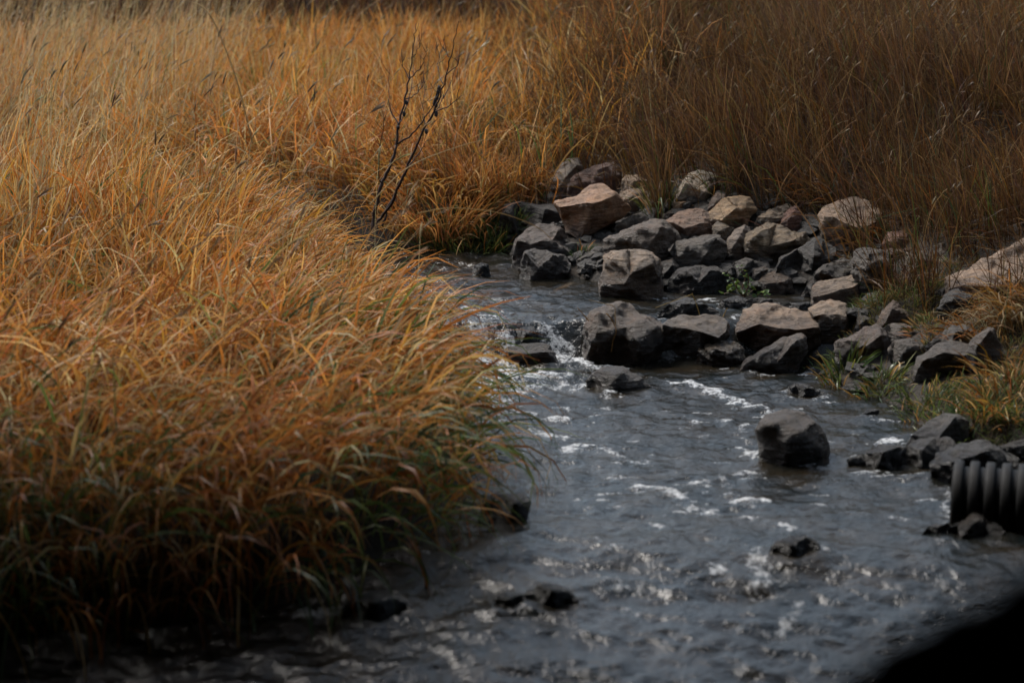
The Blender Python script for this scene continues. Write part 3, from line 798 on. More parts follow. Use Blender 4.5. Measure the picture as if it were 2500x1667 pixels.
def ribbons(P, L, W, az, th0, th1, c0, c1, nseg=5, pw=1.3, kink=0.0, curl=0.5, tipw=0.08, wmax=0.35):
    """P (n,3) roots; th0/th1 lean from vertical at root and tip; returns verts, quads, colours"""
    n = len(P)
    if n == 0: return np.zeros((0, 3)), np.zeros((0, 4), int), np.zeros((0, 3))
    t = np.linspace(0, 1, nseg + 1)
    pwr = pw * np.exp(rng.normal(0, 0.45, n))
    th = th0[:, None] + (th1 - th0)[:, None] * (t[None] ** pwr[:, None])
    if kink > 0:
        k = rng.random(n) < kink
        kt = rng.uniform(0.35, 0.8, n)
        ka = rng.uniform(0.4, 1.5, n) * k
        th = th + ka[:, None] * (t[None] > kt[:, None])
    azt = az[:, None] + rng.normal(0, curl, n)[:, None] * t[None]
    tx, ty, tz = np.sin(th) * np.cos(azt), np.sin(th) * np.sin(azt), np.cos(th)
    T = np.stack([tx, ty, tz], -1)
    ds = (L / nseg)[:, None, None]
    C = np.zeros((n, nseg + 1, 3))
    C[:, 1:] = np.cumsum((T[:, :-1] + T[:, 1:]) * 0.5 * ds, 1)
    C += P[:, None]
    h = np.stack([-np.sin(azt), np.cos(azt), np.zeros_like(azt)], -1)
    b = np.cross(T, h)
    roll = rng.uniform(-1.2, 1.2, n)[:, None] + rng.normal(0, 0.7, n)[:, None] * t[None]
    S = np.cos(roll)[..., None] * h + np.sin(roll)[..., None] * b
    prof = np.minimum(1.0, 0.55 + t / wmax * 0.45) * np.minimum(1.0, (1 - t) * 2.2 + tipw)
    S = S * (W[:, None] * prof[None] * 0.5)[..., None]
    V = np.stack([C - S, C + S], 2).reshape(-1, 3)
    m = 2 * (nseg + 1)
    q = np.array([[2 * i, 2 * i + 1, 2 * i + 3, 2 * i + 2] for i in range(nseg)])
    Fq = (np.arange(n)[:, None, None] * m + q[None]).reshape(-1, 4)
    cc = c0[:, None] + (c1 - c0)[:, None] * t[None, :, None]
    cc = np.repeat(cc, 2, 1).reshape(-1, 3)
    return V, Fq, np.clip(cc, 0.002, 1)


class Bunch:
    def __init__(s): s.v, s.f, s.c, s.n = [], [], [], 0

    def add(s, vfc):
        v, f, c = vfc
        s.v.append(v); s.f.append(f + s.n); s.c.append(c); s.n += len(v)

    def obj(s, name, mat, parent=None, origin=None):
        V = np.concatenate(s.v)
        if origin is not None: V = V - np.array(origin)
        return mesh_np(name, V, np.concatenate(s.f), mat, col=np.concatenate(s.c), parent=parent)


def scatter(n, x0, x1, y0, y1, cond):
    """random land points in the box that pass cond(x, y, d)"""
    x, y = rng.uniform(x0, x1, n), rng.uniform(y0, y1, n)
    d = sdf(x, y)
    k = cond(x, y, d)
    return x[k], y[k], d[k]


def sdf_dir(x, y):
    e = 0.05
    gx_ = sdf(x + e, y) - sdf(x - e, y); gy_ = sdf(x, y + e) - sdf(x, y - e)
    return np.arctan2(-gy_, -gx_)          # towards the water


def project(P):
    r = P - CAM
    dep = r @ FWD
    return FW / 2 + FPX * (r @ RIGHT) / dep, FH / 2 - FPX * (r @ UP) / dep


ORANGE = [(.54, .225, .050), (.57, .275, .072), (.48, .165, .034), (.58, .35, .12), (.36, .13, .028), (.60, .42, .18), (.50, .255, .042)]
ORANGE_W = [5, 5, 3, 3, 2, 1.5, 2]
RUST = [(.46, .17, .05), (.50, .22, .07), (.36, .12, .035), (.52, .29, .11)]
BROWN = [(.17, .085, .035), (.23, .115, .045), (.12, .058, .028), (.30, .165, .065), (.36, .22, .10), (.14, .07, .05)]
BROWN_W = [4, 4, 3, 2.5, 1.2, 2]
GREEN = [(.085, .12, .03), (.11, .15, .04), (.06, .10, .035), (.15, .16, .04), (.07, .10, .055)]
STRAW = [(.50, .36, .18), (.44, .28, .12), (.55, .44, .26)]


def mixw(x, y):
    return sst(-1.0, 1.3, x + 0.10 - 0.02 * (y - 16) + 0.75 * n2(x, y, .55, .55, 71, 3) * sst(16, 18, y))


def left_land(x, y, d):
    wr = mixw(x, y)
    veil = np.zeros(len(x), bool)
    for sx, sy, hw, _ in FOOT:
        if sy > 14 and sx > -.6:
            veil |= (np.abs(x - sx * y / sy) < hw * 1.0) & (y > sy - 0.9) & (y < sy + hw)
    return (d > 0) & ~veil & (wr < rng.uniform(0.0, 1.0, len(x)) ** .8) & (x > -1.2 - 0.235 * y) & (x < 0.9 + 0.24 * y) & ((y > 15) | (x < 0.4)) & (y > 6.6)


def meadow(n, y0, y1, Lr, Wr, nseg):
    B = Bunch()
    x, y, d = scatter(n, -8.5, 3.0, y0, y1, left_land)
    n = len(x)
    flow = sdf_dir(x, y)
    z = ground_z(x, y) - 0.02
    patch = n2(x, y, 0.9, 0.9, 41)
    edge = np.exp(-d / 0.45)
    near = sst(14.5, 10.0, y)
    # blown and lodged towards the water and the camera near the bank, more upright farther back
    cs = 0.30
    ci, cj = np.floor(x / cs).astype(int), np.floor(y / cs).astype(int)
    hsh = _perm[(_perm[ci & 255] + cj) & 255]
    ccx, ccy = (ci + .2 + .6 * (hsh / 255.)) * cs, (cj + .2 + .6 * (_perm[hsh] / 255.)) * cs
    rad = np.arctan2(y - ccy, x - ccx)
    tone = _perm[_perm[hsh] + 7] / 255. - .5
    fl = -0.45 + 1.3 * n2(x, y, 0.7, 0.7, 42)
    wf_ = 0.55 + 0.6 * near
    ang = np.arctan2(np.sin(rad) + wf_ * np.sin(fl), np.cos(rad) + wf_ * np.cos(fl)) + rng.normal(0, 0.6, n)
    mixk = edge * 0.85
    ax, ay = np.cos(ang) * (1 - mixk) + np.cos(flow) * mixk, np.sin(ang) * (1 - mixk) + np.sin(flow) * mixk
    az = np.arctan2(ay, ax) + rng.normal(0, 0.3, n)
    L = jit(n, *Lr) * (1 + 0.18 * patch + .3 * tone) * (1 - 0.10 * edge)
    L = L * (1 - .38 * sst(-2.0, -1.4, x) * sst(12.6, 13.6, y) * sst(16.6, 15.8, y))
    W = jit(n, *Wr)
    th0 = np.abs(rng.normal(0.14, 0.13, n)) + 0.30 * near * rng.random(n) + 0.12 * edge
    th1 = th0 + np.abs(rng.normal(0.55, 0.5, n)) + (1.1 * near + 1.4 * edge) * rng.uniform(0.5, 1.15, n) + np.clip(patch, 0, 1) * 0.3
    c = pick(ORANGE, n, ORANGE_W)
    rust = np.clip(sst(0.1, 0.7, n2(x, y, 0.6, 0.6, 43)) * 0.7 + 0.5 * near, 0, .85)
    cr = pick(RUST, n)
    k = rng.random(n) < rust
    c[k] = cr[k]
    straw = rng.random(n) < 0.10 + 0.25 * sst(0.2, 0.8, n2(x, y, 0.8, 0.8, 45)) + 0.2 * sst(-1, -3.5, x - 0.0 * y) * sst(11, 14, y)
    c[straw] = pick(STRAW, n)[straw]
    c *= (1.12 + .5 * tone)[:, None] * np.array([1.0, .97, .9])
    gp = 0.035 + 0.35 * sst(0.45, 0.95, n2(x, y, 0.75, 0.75, 44)) + 0.62 * edge * near * sst(-1.6, -0.7, x) + 0.5 * near * sst(-1.1, -1.9, x) * sst(10.9, 9.4, y)
    gk = rng.random(n) < gp
    c[gk] = pick(GREEN, n)[gk] * 1.15
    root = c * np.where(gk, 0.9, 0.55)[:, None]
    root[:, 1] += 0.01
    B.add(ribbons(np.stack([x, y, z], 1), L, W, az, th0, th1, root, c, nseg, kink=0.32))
    # thatch of short fallen bits
    m = n // 4
    k = rng.choice(n, m, replace=False)
    P = np.stack([x[k], y[k], z[k] + rng.uniform(0.0, 0.3, m)], 1)
    c2 = pick(ORANGE, m, ORANGE_W) * 0.7
    B.add(ribbons(P, jit(m, .12, .3), W[k] * 0.9, rng.uniform(0, 6.28, m), jit(m, .7, 1.5), jit(m, 1.2, 2.2), c2, c2, 3))
    return B


Bn = meadow(52000, 6.6, 13.5, (.46, .88), (.006, .0155), 6)
Bm = meadow(46000, 13.5, 19.5, (.40, .76), (.006, .0135), 5)
Bf = meadow(30000, 19.5, 23.6, (.42, .72), (.007, .014), 4)
for b in (Bm, Bf):
    for v, f, c in zip(b.v, b.f, b.c): pass
ALL = Bunch()
for b in (Bn, Bm, Bf):
    base = ALL.n
    for v, f, c in zip(b.v, b.f, b.c):
        ALL.v.append(v); ALL.c.append(c); ALL.f.append(f + base); ALL.n += len(v)


def seed_stalks(B, x, y, Lr, head, colr, lean=(0.02, 0.35), headw=0.012):
    n = len(x)
    P = np.stack([x, y, ground_z(x, y)], 1)
    az = rng.uniform(-1.4, 0.9, n)
    L = jit(n, *Lr)
    th0 = jit(n, *lean); th1 = th0 + jit(n, 0.1, 0.9)
    c = pick(colr, n)
    st = rng.bit_generator.state
    v, f, cc = ribbons(P, L, np.full(n, .0032), az, th0, th1, c * 0.8, c, 7, curl=0.15, tipw=0.6)
    B.add((v, f, cc))
    tip = v.reshape(n, 8, 2, 3).mean(2)
    d = tip[:, -1] - tip[:, -2]; d /= np.linalg.norm(d, axis=1)[:, None]
    tha = np.arccos(np.clip(d[:, 2], -1, 1)); aza = np.arctan2(d[:, 1], d[:, 0])
    hc = c * np.array([.75, .8, .9])
    for r in range(3):
        B.add(ribbons(tip[:, -1] - d * head * 0.15, np.full(n, head) * jit(n, .7, 1.2), np.full(n, headw) * jit(n, .6, 1.1), aza + jit(n, -.1, .1), tha, tha + jit(n, .1, .6), hc, hc, 4, curl=.1, tipw=.2, wmax=.5))


x, y, d = scatter(900, -6.5, 1.0, 7.5, 23, left_land)
seed_stalks(ALL, x, y, (.75, 1.12), .10, [(.40, .27, .13), (.30, .19, .10), (.24, .17, .10), (.5, .38, .2)])
# pale thin upright stems at the far left
x, y, d = scatter(2600, -7.5, -2.4, 15, 23, left_land)
seed_stalks(ALL, x, y, (.8, 1.15), .05, STRAW, lean=(0.0, 0.12), headw=.006)
setp(ALL.obj("meadow_grass", GRASS), "tall orange and tan dry grass covering the left bank and meadow", "grass", kind="stuff")

# ------------------------------------------------------------------ fine dark grass on the right hand slope
def right_land(x, y, d):
    wr = mixw(x, y)
    P = np.stack([x, y, ground_z(x, y)], 1)
    px, py = project(P)
    veil = np.zeros(len(x), bool)                         # keep the stones clear of grass roots in front of them
    for sx, sy, hw, _ in FOOT:
        veil |= (np.abs(x - sx * y / sy) < hw * 1.05) & (y > sy - np.where(sx > 1.9, .3, .75)) & (y < sy + min(hw, .35) * 1.1)
    veil &= rng.random(len(x)) < 0.93
    pile = (py > 540) & (px < 2000)            # bare among the heaped stones
    low = (px >= 2000) & (py > 730 + (px - 2000) * 0.05)
    lowk = rng.random(len(x)) < 0.08
    return (d > 0.15) & ~veil & (wr > rng.uniform(0.0, 0.9, len(x))) & (x < 1.6 + 0.25 * y) & (y > 12.3) & (~pile | (lowk & (py < 640))) & (~low | lowk)


SB = Bunch()
x, y, d = scatter(158000, -1.5, 7.0, 12.4, 24.5, right_land)
n = len(x)
pt = n2(x, y, 1.1, 1.1, 51)
ci, cj = np.floor((x + .12 * pt) / .36).astype(int), np.floor((y + .12 * pt) / .36).astype(int)
hsh = _perm[(_perm[ci & 255] + cj) & 255]
tone = _perm[_perm[hsh] + 3] / 255. - .5
rad = np.arctan2(y - (cj + .5) * .36, x - (ci + .5) * .36)
fl = math.pi + .3 + 1.2 * n2(x, y, .8, .8, 52)
az = np.arctan2(np.sin(rad) * .7 + np.sin(fl), np.cos(rad) * .7 + np.cos(fl)) + rng.normal(0, .6, n)
gap = (tone < -.22) & (rng.random(n) < .6)
L = jit(n, .26, .68) * (1 + .3 * pt + .35 * tone) * np.where(gap, .35, 1)
c = pick(BROWN, n, BROWN_W)
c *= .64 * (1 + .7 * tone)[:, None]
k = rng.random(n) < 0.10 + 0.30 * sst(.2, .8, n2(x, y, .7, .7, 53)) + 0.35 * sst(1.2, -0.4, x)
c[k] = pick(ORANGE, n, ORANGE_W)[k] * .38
k = rng.random(n) < 0.03 + .10 * sst(1.4, 0.2, d)
c[k] = pick(GREEN, n)[k] * .7
th0 = np.abs(rng.normal(.2, .2, n)); th1 = th0 + np.abs(rng.normal(.35, .45, n)) + np.clip(-pt, 0, 1) * .5
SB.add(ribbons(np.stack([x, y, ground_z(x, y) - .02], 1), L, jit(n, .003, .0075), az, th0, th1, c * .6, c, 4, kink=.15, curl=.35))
# feathery seed stems
k = rng.random(n) < .03
seed_stalks(SB, x[k], y[k], (.45, .7), .06, [(.20, .12, .05), (.16, .09, .04), (.26, .17, .08)], lean=(0, .3), headw=.012)
# low litter
k = rng.random(n) < .4; m = k.sum()
cl = pick(BROWN, m, BROWN_W) * .7
SB.add(ribbons(np.stack([x[k], y[k], ground_z(x[k], y[k]) + rng.uniform(0, .12, m)], 1), jit(m, .1, .3), jit(m, .004, .008), rng.uniform(0, 6.28, m), jit(m, .8, 1.6), jit(m, 1.2, 2.2), cl, cl, 3))
setp(SB.obj("slope_grass", GRASS), "fine dark reddish brown grass covering the right slope", "grass", kind="stuff")

# dark brush on the far rise, beyond the meadow
FB = Bunch()
x, y, d = scatter(27000, -8.5, 9, 23.4, 34, lambda x, y, d: (d > 0))
n = len(x); c = pick(BROWN, n, BROWN_W) * .55
FB.add(ribbons(np.stack([x, y, ground_z(x, y)], 1), jit(n, .4, .9), jit(n, .015, .03), rng.uniform(0, 6.28, n), jit(n, 0, .35), jit(n, .2, .9), c * .6, c, 3))
setp(FB.obj("hillside_brush", GRASS), "dark brown brush on the rise behind the meadow", "brush", kind="stuff")


# short wet turf and litter on the low right bank
TB = Bunch()
x, y, d = scatter(60000, 1.0, 4.2, 10.4, 15.6, lambda x, y, d: (d > .0) & (d < 2.8))
P = np.stack([x, y, ground_z(x, y)], 1)
px, py = project(P)
k = (px > 1980) & (py > 640)
for sx, sy, hw, _ in FOOT:
    if sx > 1.0: k &= ~((np.abs(x - sx * y / sy) < hw * .95) & (y > sy - .28) & (y < sy + hw))
x, y, d, P = x[k], y[k], d[k], P[k]
n = len(x)
wet_ = np.exp(-d / .35)
c = pick([(.30, .19, .07), (.22, .13, .05), (.36, .25, .10), (.16, .15, .05), (.14, .09, .04)], n)
k = rng.random(n) < .15 + .7 * wet_
c[k] = pick(GREEN, n)[k] * 1.3
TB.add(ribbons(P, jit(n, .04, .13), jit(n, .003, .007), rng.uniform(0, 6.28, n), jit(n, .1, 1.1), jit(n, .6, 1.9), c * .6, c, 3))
setp(TB.obj("bank_turf", GRASS), "short green and tan turf on the low right bank", "grass", kind="stuff")


# ------------------------------------------------------------------ tufts one can point at
def tuft(label, u, v, n, L, Wd, pal, rad=0.10, th=(0.05, 0.7), droop=(0.3, 1.2), az0=None, azs=9.0, wts=None, nseg=5, kink=.25, zone='F', ell=1.0, mat=None, name="grass_tuft", roots=0.6, cat="grass tuft", kind=None, bright=1.0):
    px, py = zp(zone, u, v)
    _, P = march(px, py, surf)
    r = rad * np.sqrt(rng.random(n)); a = rng.uniform(0, 6.28, n)
    x = P[0] + r * np.cos(a); y = P[1] + r * np.sin(a) * ell
    z = ground_z(x, y) - .01
    z = np.maximum(z, P[2] - .12)
    out = np.arctan2(np.sin(a) * ell, np.cos(a))
    az = out + rng.normal(0, .6, n) if az0 is None else az0 + rng.normal(0, azs, n)
    c = pick(pal, n, wts) * bright
    B = Bunch()
    th0 = jit(n, *th)
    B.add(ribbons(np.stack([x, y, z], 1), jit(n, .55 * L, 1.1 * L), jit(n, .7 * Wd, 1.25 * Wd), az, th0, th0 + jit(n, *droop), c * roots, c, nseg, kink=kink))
    o = B.obj(name, mat or GRASS, origin=P)
    o.location = P
    return setp(o, label, cat, kind=kind)


MIXG = GREEN + [(.40, .22, .06), (.34, .20, .07)]
tuft("green tuft with orange tips at the waterline before the brown block", 1935, 872, 70, .20, .010, MIXG, .10, (.1, .8), (.2, 1.2), mat=LEAF, ell=.5, bright=1.4)
tuft("wet green tuft hanging in the water left of the weir foot grass", 1890, 845, 45, .13, .008, GREEN, .08, (.3, 1.1), (.5, 1.4), mat=LEAF, bright=1.4)
tuft("green grass tuft trailing into the water right of the orange tipped tuft", 2020, 900, 90, .16, .008, MIXG, .13, (.2, .9), (.4, 1.3), mat=LEAF, ell=.6, bright=1.4)
tuft("green bank grass under the big dark front boulder", 2120, 935, 200, .14, .007, MIXG, .20, (.1, .9), (.3, 1.2), mat=LEAF, ell=.6, bright=1.4)
tuft("bright green grass on the bank above the blue grey slab", 2225, 975, 260, .14, .007, MIXG, .22, (.1, .8), (.3, 1.1), mat=LEAF, ell=.6, bright=1.4)
tuft("tan and green grass at the right edge above the grey stone", 2320, 930, 260, .20, .008, MIXG + ORANGE, .22, (.1, .9), (.3, 1.3))
tuft("orange grass fringe on the right bank beside the angular dark stone", 2330, 860, 150, .24, .008, ORANGE, .18, (.2, 1.0), (.5, 1.3), bright=.6)
tuft("drooping straw clump over the long pale boulder", 2345, 735, 120, .42, .009, STRAW + ORANGE[:2], .16, (.2, .7), (.9, 1.9), az0=math.pi + .4, azs=.6, bright=.75)
tuft("curved straw clump below the long pale boulder", 2260, 780, 150, .26, .008, STRAW + ORANGE[:3], .18, (.2, .9), (.7, 1.8), az0=math.pi, azs=.9, bright=.7)
tuft("matted tan grass between pyramid stone and pale boulder", 2165, 755, 170, .13, .006, STRAW + ORANGE[:3] + GREEN[:2], .17, (.4, 1.3), (.4, 1.2), bright=.7)
tuft("short olive turf mat beside the light grey block", 2075, 690, 1500, .055, .003, [(.16, .15, .045), (.20, .17, .05), (.12, .13, .035), (.24, .19, .07)], .26, (.0, .8), (.1, .8), nseg=3, ell=.8, kink=.05)
tuft("dark grass spray hanging over the pitted boulder", 2010, 555, 60, .30, .006, [ORANGE[0], ORANGE[2], GREEN[0]], .12, (.3, 1.0), (.6, 1.4), az0=math.pi + .5, azs=.6, bright=.55)
tuft("orange blades drooping over the wide flat topped boulder", 1900, 470, 60, .42, .006, [ORANGE[0], ORANGE[2], BROWN[3]], .14, (.3, .9), (.5, 1.3), az0=math.pi + .3, azs=.6, bright=.6)
tuft("green and tan tuft between the tan stones and whitish boulder", 1520, 478, 90, .26, .007, MIXG + STRAW, .12, (.05, .6), (.3, 1.2))
tuft("thin grass leaning over the whitish boulder", 1660, 440, 60, .36, .006, MIXG + BROWN, .12, (.2, .8), (.3, .9), az0=math.pi + .4, azs=.8, bright=.7)
tuft("tuft of grass growing at the foot of the pale slab", 1250, 440, 110, .22, .007, MIXG + ORANGE[:2], .14, (.1, .8), (.3, 1.1), bright=.8)
tuft("upright rust orange clump at the far bank", 1130, 465, 420, .46, .007, RUST + ORANGE[:2], .30, (.0, .45), (.1, .7), bright=.85)
tuft("arching rust orange clump right of the dead shrub", 1010, 500, 420, .46, .008, RUST + ORANGE[:2], .30, (.1, .7), (.4, 1.3), bright=.9)
tuft("green based clump dipping into the water at the far bank", 1080, 566, 560, .26, .008, MIXG + GREEN + GREEN, .34, (.0, .8), (.2, 1.2), ell=.4, bright=1.5)
tuft("green blades beside the black blocky boulder", 1140, 556, 160, .24, .007, GREEN, .14, (.0, .6), (.2, 1.0), ell=.5, bright=1.5)
tuft("bright orange clump high on the slope at upper right", 2230, 110, 420, .50, .010, ORANGE, .42, (.1, .8), (.3, 1.2), wts=ORANGE_W, bright=.8)
tuft("smaller orange clump left of the upper right clump", 2060, 110, 160, .42, .008, ORANGE, .24, (.1, .9), (.3, 1.2), wts=ORANGE_W, bright=.6)
tuft("small green weed in the gap before the saddle boulder", 1330, 585, 40, .10, .007, GREEN + [ORANGE[0]], .06, (.1, .9), (.3, 1.0), mat=LEAF)
tuft("two orange blades at the lower right water edge", 2325, 1330, 6, .14, .006, ORANGE, .04, (.0, .2), (.1, .4))
tuft("yellow flowering weed on the right slope", 2300, 245, 90, .10, .02, [(.32, .27, .02), (.25, .24, .03)], .07, (.0, .9), (.2, .9), bright=.8, name="weed", cat="weed")

# ------------------------------------------------------------------ tubes
def tube_mesh(paths, sides=6):
    """paths: list of (points (k,3), radii (k)) -> verts, quads"""
    V, Fq, n = [], [], 0
    for P, R in paths:
        P = np.array(P, float); R = np.array(R, float); k = len(P)
        T = np.gradient(P, axis=0); T /= np.linalg.norm(T, axis=1)[:, None] + 1e-9
        ref = np.array([0.31, 0.9, 0.27])
        a = np.cross(T, ref); a /= np.linalg.norm(a, axis=1)[:, None]
        b = np.cross(T, a)
        an = np.arange(sides) / sides * 2 * math.pi
        ring = P[:, None] + R[:, None, None] * (np.cos(an)[None, :, None] * a[:, None] + np.sin(an)[None, :, None] * b[:, None])
        V.append(ring.reshape(-1, 3))
        i = np.arange(k - 1)[:, None] * sides; j = np.arange(sides)[None]; j2 = (j + 1) % sides
        Fq.append((np.stack([i + j, i + j2, i + sides + j2, i + sides + j], -1) + n).reshape(-1, 4))
        n += k * sides
    return np.concatenate(V), np.concatenate(Fq)


def smooth_path(P, k=5):
    P = np.array(P, float)
    out = []
    for i in range(len(P) - 1):
        p0, p1, p2, p3 = P[max(i - 1, 0)], P[i], P[i + 1], P[min(i + 2, len(P) - 1)]
        for t in np.linspace(0, 1, k, endpoint=False):
            out.append(.5 * (2 * p1 + (p2 - p0) * t + (2 * p0 - 5 * p1 + 4 * p2 - p3) * t ** 2 + (3 * p1 - p0 - 3 * p2 + p3) * t ** 3))
    out.append(P[-1])
    return np.array(out)


# ------------------------------------------------------------------ dead shrub
def px_path(zone, q, depth, e0=0.0, e1=0.0):
    m = len(q)
    return np.array([CAM + ray(*zp(zone, u, v)) * (depth + e0 + (e1 - e0) * i / max(m - 1, 1)) for i, (u, v) in enumerate(q)])


_, base = march(*zp('S', 175, 1330), surf)
SD = 15.3
shrub = empty("dead_shrub", CAM + ray(*zp('S', 175, 1330)) * SD)
BR = [
    ("stem", [(165, 1400), (175, 1300), (215, 1130), (260, 1030), (300, 920), (325, 830), (335, 710), (375, 560), (405, 390), (430, 250), (450, 100), (462, 20)], .014, .002, 0, .2),
    ("stem", [(180, 1400), (215, 1330), (290, 1230), (370, 1050), (440, 880), (520, 720), (590, 580), (640, 430), (680, 280), (715, 130), (742, 5)], .011, .002, .1, -.3),
    ("stem", [(230, 1380), (265, 1270), (330, 1130), (400, 1000), (470, 900), (540, 800)], .008, .002, .05, .2),
    ("branch", [(335, 700), (290, 610), (270, 480), (278, 330)], .005, .0012, .1, .3),
    ("branch", [(325, 835), (430, 760), (520, 650), (600, 500), (622, 430)], .006, .002, .1, -.1),
    ("branch", [(405, 390), (370, 310), (360, 200)], .004, .001, .1, .2),
    ("branch", [(408, 388), (480, 330), (525, 230), (532, 180)], .004, .001, .15, -.1),
    ("branch", [(380, 530), (460, 490), (505, 400), (515, 280)], .004, .001, .15, .3),
    ("branch", [(590, 610), (690, 570), (740, 480), (757, 425)], .004, .001, -.1, -.4),
    ("branch", [(662, 365), (740, 290), (752, 180)], .0035, .001, -.2, -.4),
    ("branch", [(640, 430), (605, 330), (602, 200)], .0035, .001, -.2, .1),
    ("branch", [(232, 1100), (205, 1040), (215, 850), (245, 650)], .005, .0015, .05, -.2),
    ("branch", [(520, 720), (505, 560), (515, 400)], .0035, .001, .0, .2),
    ("branch", [(430, 250), (470, 200), (490, 120)], .003, .001, .15, .1),
    ("branch", [(340, 690), (400, 560), (430, 420), (440, 300)], .004, .001, .05, .4),
    ("branch", [(690, 250), (650, 200), (640, 120)], .003, .001, -.2, -.1),
    ("branch", [(560, 640), (640, 520), (690, 400)], .004, .001, -.05, .2),
]
for nm, q, r0, r1, e0, e1 in BR:
    P = smooth_path(px_path('S', q, SD, e0, e1), 4)
    P[1:-1] += rng.normal(0, .004, (len(P) - 2, 3))
    R = np.linspace(r0, r1, len(P)) * (1 + rng.normal(0, .08, len(P)))
    paths = [(P, R)]
    if nm == "branch" or r0 > .01:
        for _ in range(4):                      # little twigs and buds
            i = rng.integers(len(P) // 3, len(P) - 1)
            dr = rng.normal(0, .5, 3) + np.array([0, 0, .8]); dr /= np.linalg.norm(dr)
            ln = rng.uniform(.03, .12)
            paths.append((np.array([P[i], P[i] + dr * ln * .5, P[i] + dr * ln + np.array([0, 0, ln * .2])]), np.array([.002, .0016, .0008])))
    V, Fq = tube_mesh(paths)
    c = np.tile(np.array([[.035, .018, .012]]), (len(V), 1)) * rng.uniform(.7, 1.5, (len(V), 1))
    mesh_np(nm, V - np.array(shrub.location), Fq, TWIG, col=c, parent=shrub)
SEED = plain("dead_seed", (.015, .01, .008), .8)
for u, v in [(600, 500), (605, 480), (585, 540), (590, 570), (580, 560), (612, 455), (390, 550), (375, 630), (590, 630), (335, 720), (525, 745), (595, 520)]:
    P = CAM + ray(*zp('S', u, v)) * (SD + (-.02 if u > 500 else .08)) - np.array(shrub.location)
    bm = bmesh.new()
    bmesh.ops.create_icosphere(bm, subdivisions=2, radius=.012)
    for w in bm.verts:
        w.co = w.co * rng.uniform(.75, 1.2); w.co.z *= 1.5
    me = bpy.data.meshes.new("seed_head"); bm.to_mesh(me); bm.free()
    me.materials.append(SEED)
    o = bpy.data.objects.new("seed_head", me); COL.objects.link(o); o.parent = shrub; o.location = P
setp(shrub, "dark leafless branching dead shrub standing before the meadow", "shrub")


# ------------------------------------------------------------------ corrugated drain pipe
pd = 10.42
top = on_z(*zp('F', 2192, 1062), 0.245)
R0 = 0.205
px0 = top[0]; py0 = top[1] + 0.02; pz0 = 0.245 - R0
pipe = empty("corrugated_pipe", (px0, py0, pz0 - R0))


def lathe(profile, sides=48):
    """profile (axial, radius) turned round the x axis"""
    pr = np.array(profile); k = len(pr)
    an = np.arange(sides) / sides * 2 * math.pi
    V = np.stack([np.repeat(pr[:, 0], sides), (pr[:, 1][:, None] * np.cos(an)).ravel(), R0 + (pr[:, 1][:, None] * np.sin(an)).ravel()], 1)
    i = np.arange(k - 1)[:, None] * sides; j = np.arange(sides)[None]; j2 = (j + 1) % sides
    Fq = np.stack([i + j, i + j2, i + sides + j2, i + sides + j], -1).reshape(-1, 4)
    return V, Fq


V, Fq = lathe([(1.5, .165), (0.0, .165), (0.0, .178), (1.5, .178)])
mesh_np("inner_wall", V, Fq, PLASTIC, parent=pipe, smooth=False)
pitch = 0.0700
rib_me = None
for i in range(20):
    if rib_me is None:
        pr = [(0.003, .170), (0.004, .196), (0.007, .2025), (0.012, R0), (0.040, R0), (0.045, .2025), (0.048, .196), (0.049, .176)]
        V, Fq = lathe(pr)
        rb = mesh_np("rib", V, Fq, PLASTIC, parent=pipe); rib_me = rb.data
    else:
        rb = bpy.data.objects.new("rib", rib_me); COL.objects.link(rb); rb.parent = pipe
    rb.location = (i * pitch, 0, 0)
pipe.rotation_euler = (0, 0, math.radians(-13))
setp(pipe, "black ribbed plastic drain pipe jutting from the right edge over the water", "pipe")

# ------------------------------------------------------------------ leafy plant between the stones
_, P0 = march(*zp('B', 900, 1470), surf)
PD = float((P0 - CAM) @ FWD) - 0.12
plant = empty("leafy_plant", P0)
stems = [[(910, 1460), (900, 1370), (930, 1260), (880, 1170)], [(910, 1460), (960, 1350), (960, 1230)], [(900, 1450), (820, 1330), (740, 1190)],
         [(910, 1460), (1000, 1400), (1050, 1350)], [(900, 1460), (780, 1420), (710, 1430)], [(920, 1460), (1080, 1440), (1150, 1450)], [(905, 1455), (850, 1380), (830, 1290)]]
SP = [smooth_path(px_path('B', q, PD, 0, rng.uniform(-.08, .08)), 5) for q in stems]
V, Fq = tube_mesh([(p, np.linspace(.004, .002, len(p))) for p in SP])
mesh_np("stem", V - P0, Fq, LEAF, col=np.tile([[.16, .10, .05]], (len(V), 1)), parent=plant)
leaf_me = []
for s in range(4):
    t = np.linspace(0, 1, 7); w = .5 * np.sin(np.pi * t ** .8) + .02
    cen = np.stack([t, 0 * t, .12 * np.sin(t * 3) - .25 * t ** 2 * (s * .3)], 1)
    Vl = np.stack([cen + np.stack([0 * t, w, .15 * w], 1), cen, cen - np.stack([0 * t, w, -.15 * w], 1)], 1).reshape(-1, 3)
    Fl = np.array([[3 * i + j, 3 * i + j + 1, 3 * i + j + 4, 3 * i + j + 3] for i in range(6) for j in (0, 1)])
    base = np.array([(.10, .17, .03), (.07, .13, .03), (.14, .19, .035), (.06, .10, .03)][s])
    ob = mesh_np("leaf", Vl, Fl, LEAF, col=np.tile(base, (len(Vl), 1)) * (0.8 + .4 * t.repeat(3)[:, None]), parent=plant)
    leaf_me.append(ob.data); COL.objects.unlink(ob); bpy.data.objects.remove(ob)
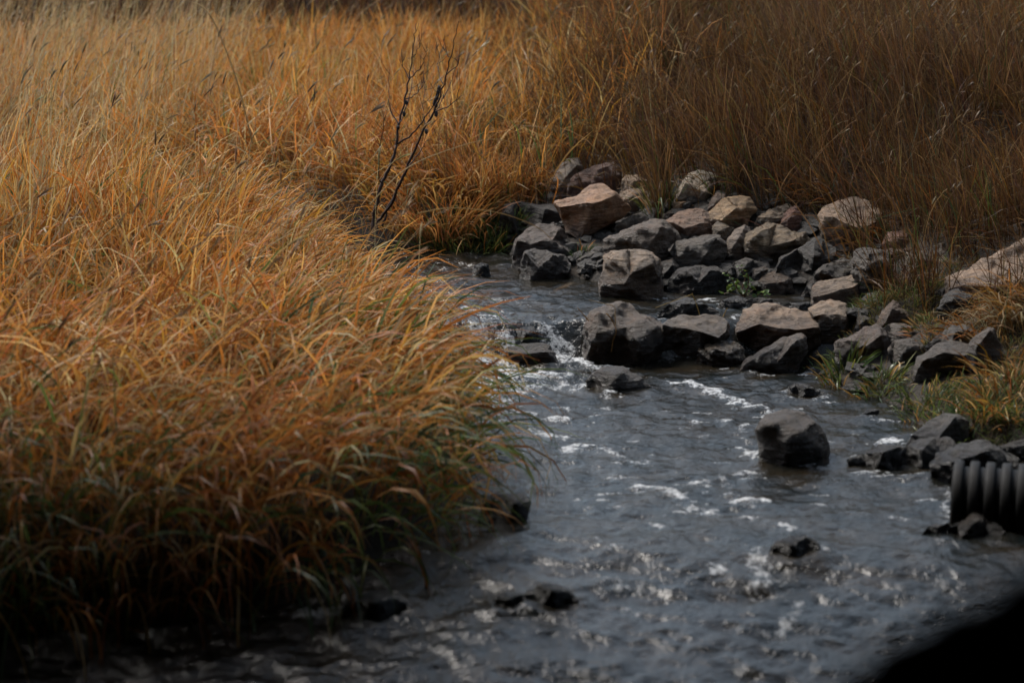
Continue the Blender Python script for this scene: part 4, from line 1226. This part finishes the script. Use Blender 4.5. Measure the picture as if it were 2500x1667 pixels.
for p in SP:
    for k in range(9):
        q = p[rng.integers(2, len(p))]
        ob = bpy.data.objects.new("leaf", leaf_me[rng.integers(4)]); COL.objects.link(ob); ob.parent = plant
        ob.location = q - P0 + rng.normal(0, .012, 3)
        ob.rotation_euler = (rng.normal(0, .5), rng.uniform(-.9, .4), rng.uniform(0, 6.28))
        sc = rng.uniform(.018, .036); ob.scale = (sc, sc * rng.uniform(.8, 1.1), sc)
setp(plant, "leafy green plant with round leaves growing between stones by the pool", "plant")


# ------------------------------------------------------------------ loose straw stalks
def straw(label, zone, q, depth, r=.0028, col=(.40, .25, .09), e=(0, 0)):
    P = smooth_path(px_path(zone, q, depth, *e), 5)
    V, Fq = tube_mesh([(P, np.linspace(r, r * .5, len(P)))], 5)
    o = mesh_np("straw_stalk", V - P[0], Fq, GRASS, col=np.tile(np.array([col]), (len(V), 1)))
    o.location = P[0]
    setp(o, label, "straw")


d1, _ = march(*zp('C', 1400, 1160), surf)
straw("dry straw strand hanging down the two lobed boulder", 'C', [(1400, 700), (1440, 740), (1490, 830), (1500, 900), (1470, 980), (1450, 1100)], d1 - .16, .004, (.36, .20, .06))
straw("thin straw twig arching left from the two lobed boulder", 'C', [(1500, 900), (1490, 720), (1480, 630), (1340, 590), (1220, 560)], d1 - .13, .003, (.36, .24, .09))
d2, _ = march(*zp('D', 470, 760), surf)
straw("sharply bent straw stalk on the broad dark weir boulder", 'D', [(465, 525), (430, 410), (385, 292), (380, 290), (300, 320), (120, 385), (0, 430)], d2 + .05, .0028, (.42, .30, .10))
straw("short straw stub beside the bent straw stalk", 'D', [(700, 525), (745, 430)], d2 + .1, .003, (.42, .28, .08))
straw("orange reed leaning over the pool left of the two lobed boulder", 'C', [(1220, 780), (1160, 710), (1100, 640)], d1 - .05, .0035, (.40, .22, .06))
for lab, q, dep, r in [
    ("long pale arching grass stalk with seed head against the far left meadow", [(580, 330), (545, 190), (500, 70), (470, 20), (440, 5)], 12.5, .004),
    ("pale stalk arching over the dead shrub foot", [(850, 470), (930, 390), (1030, 345), (1130, 320), (1205, 335)], 12.6, .0035),
    ("pale stalk arching over the black blocky boulder", [(960, 490), (1040, 478), (1150, 490), (1230, 520), (1265, 548)], 12.6, .0035),
]:
    straw(lab, 'F', q, dep, r, (.52, .38, .18), (0, .15))
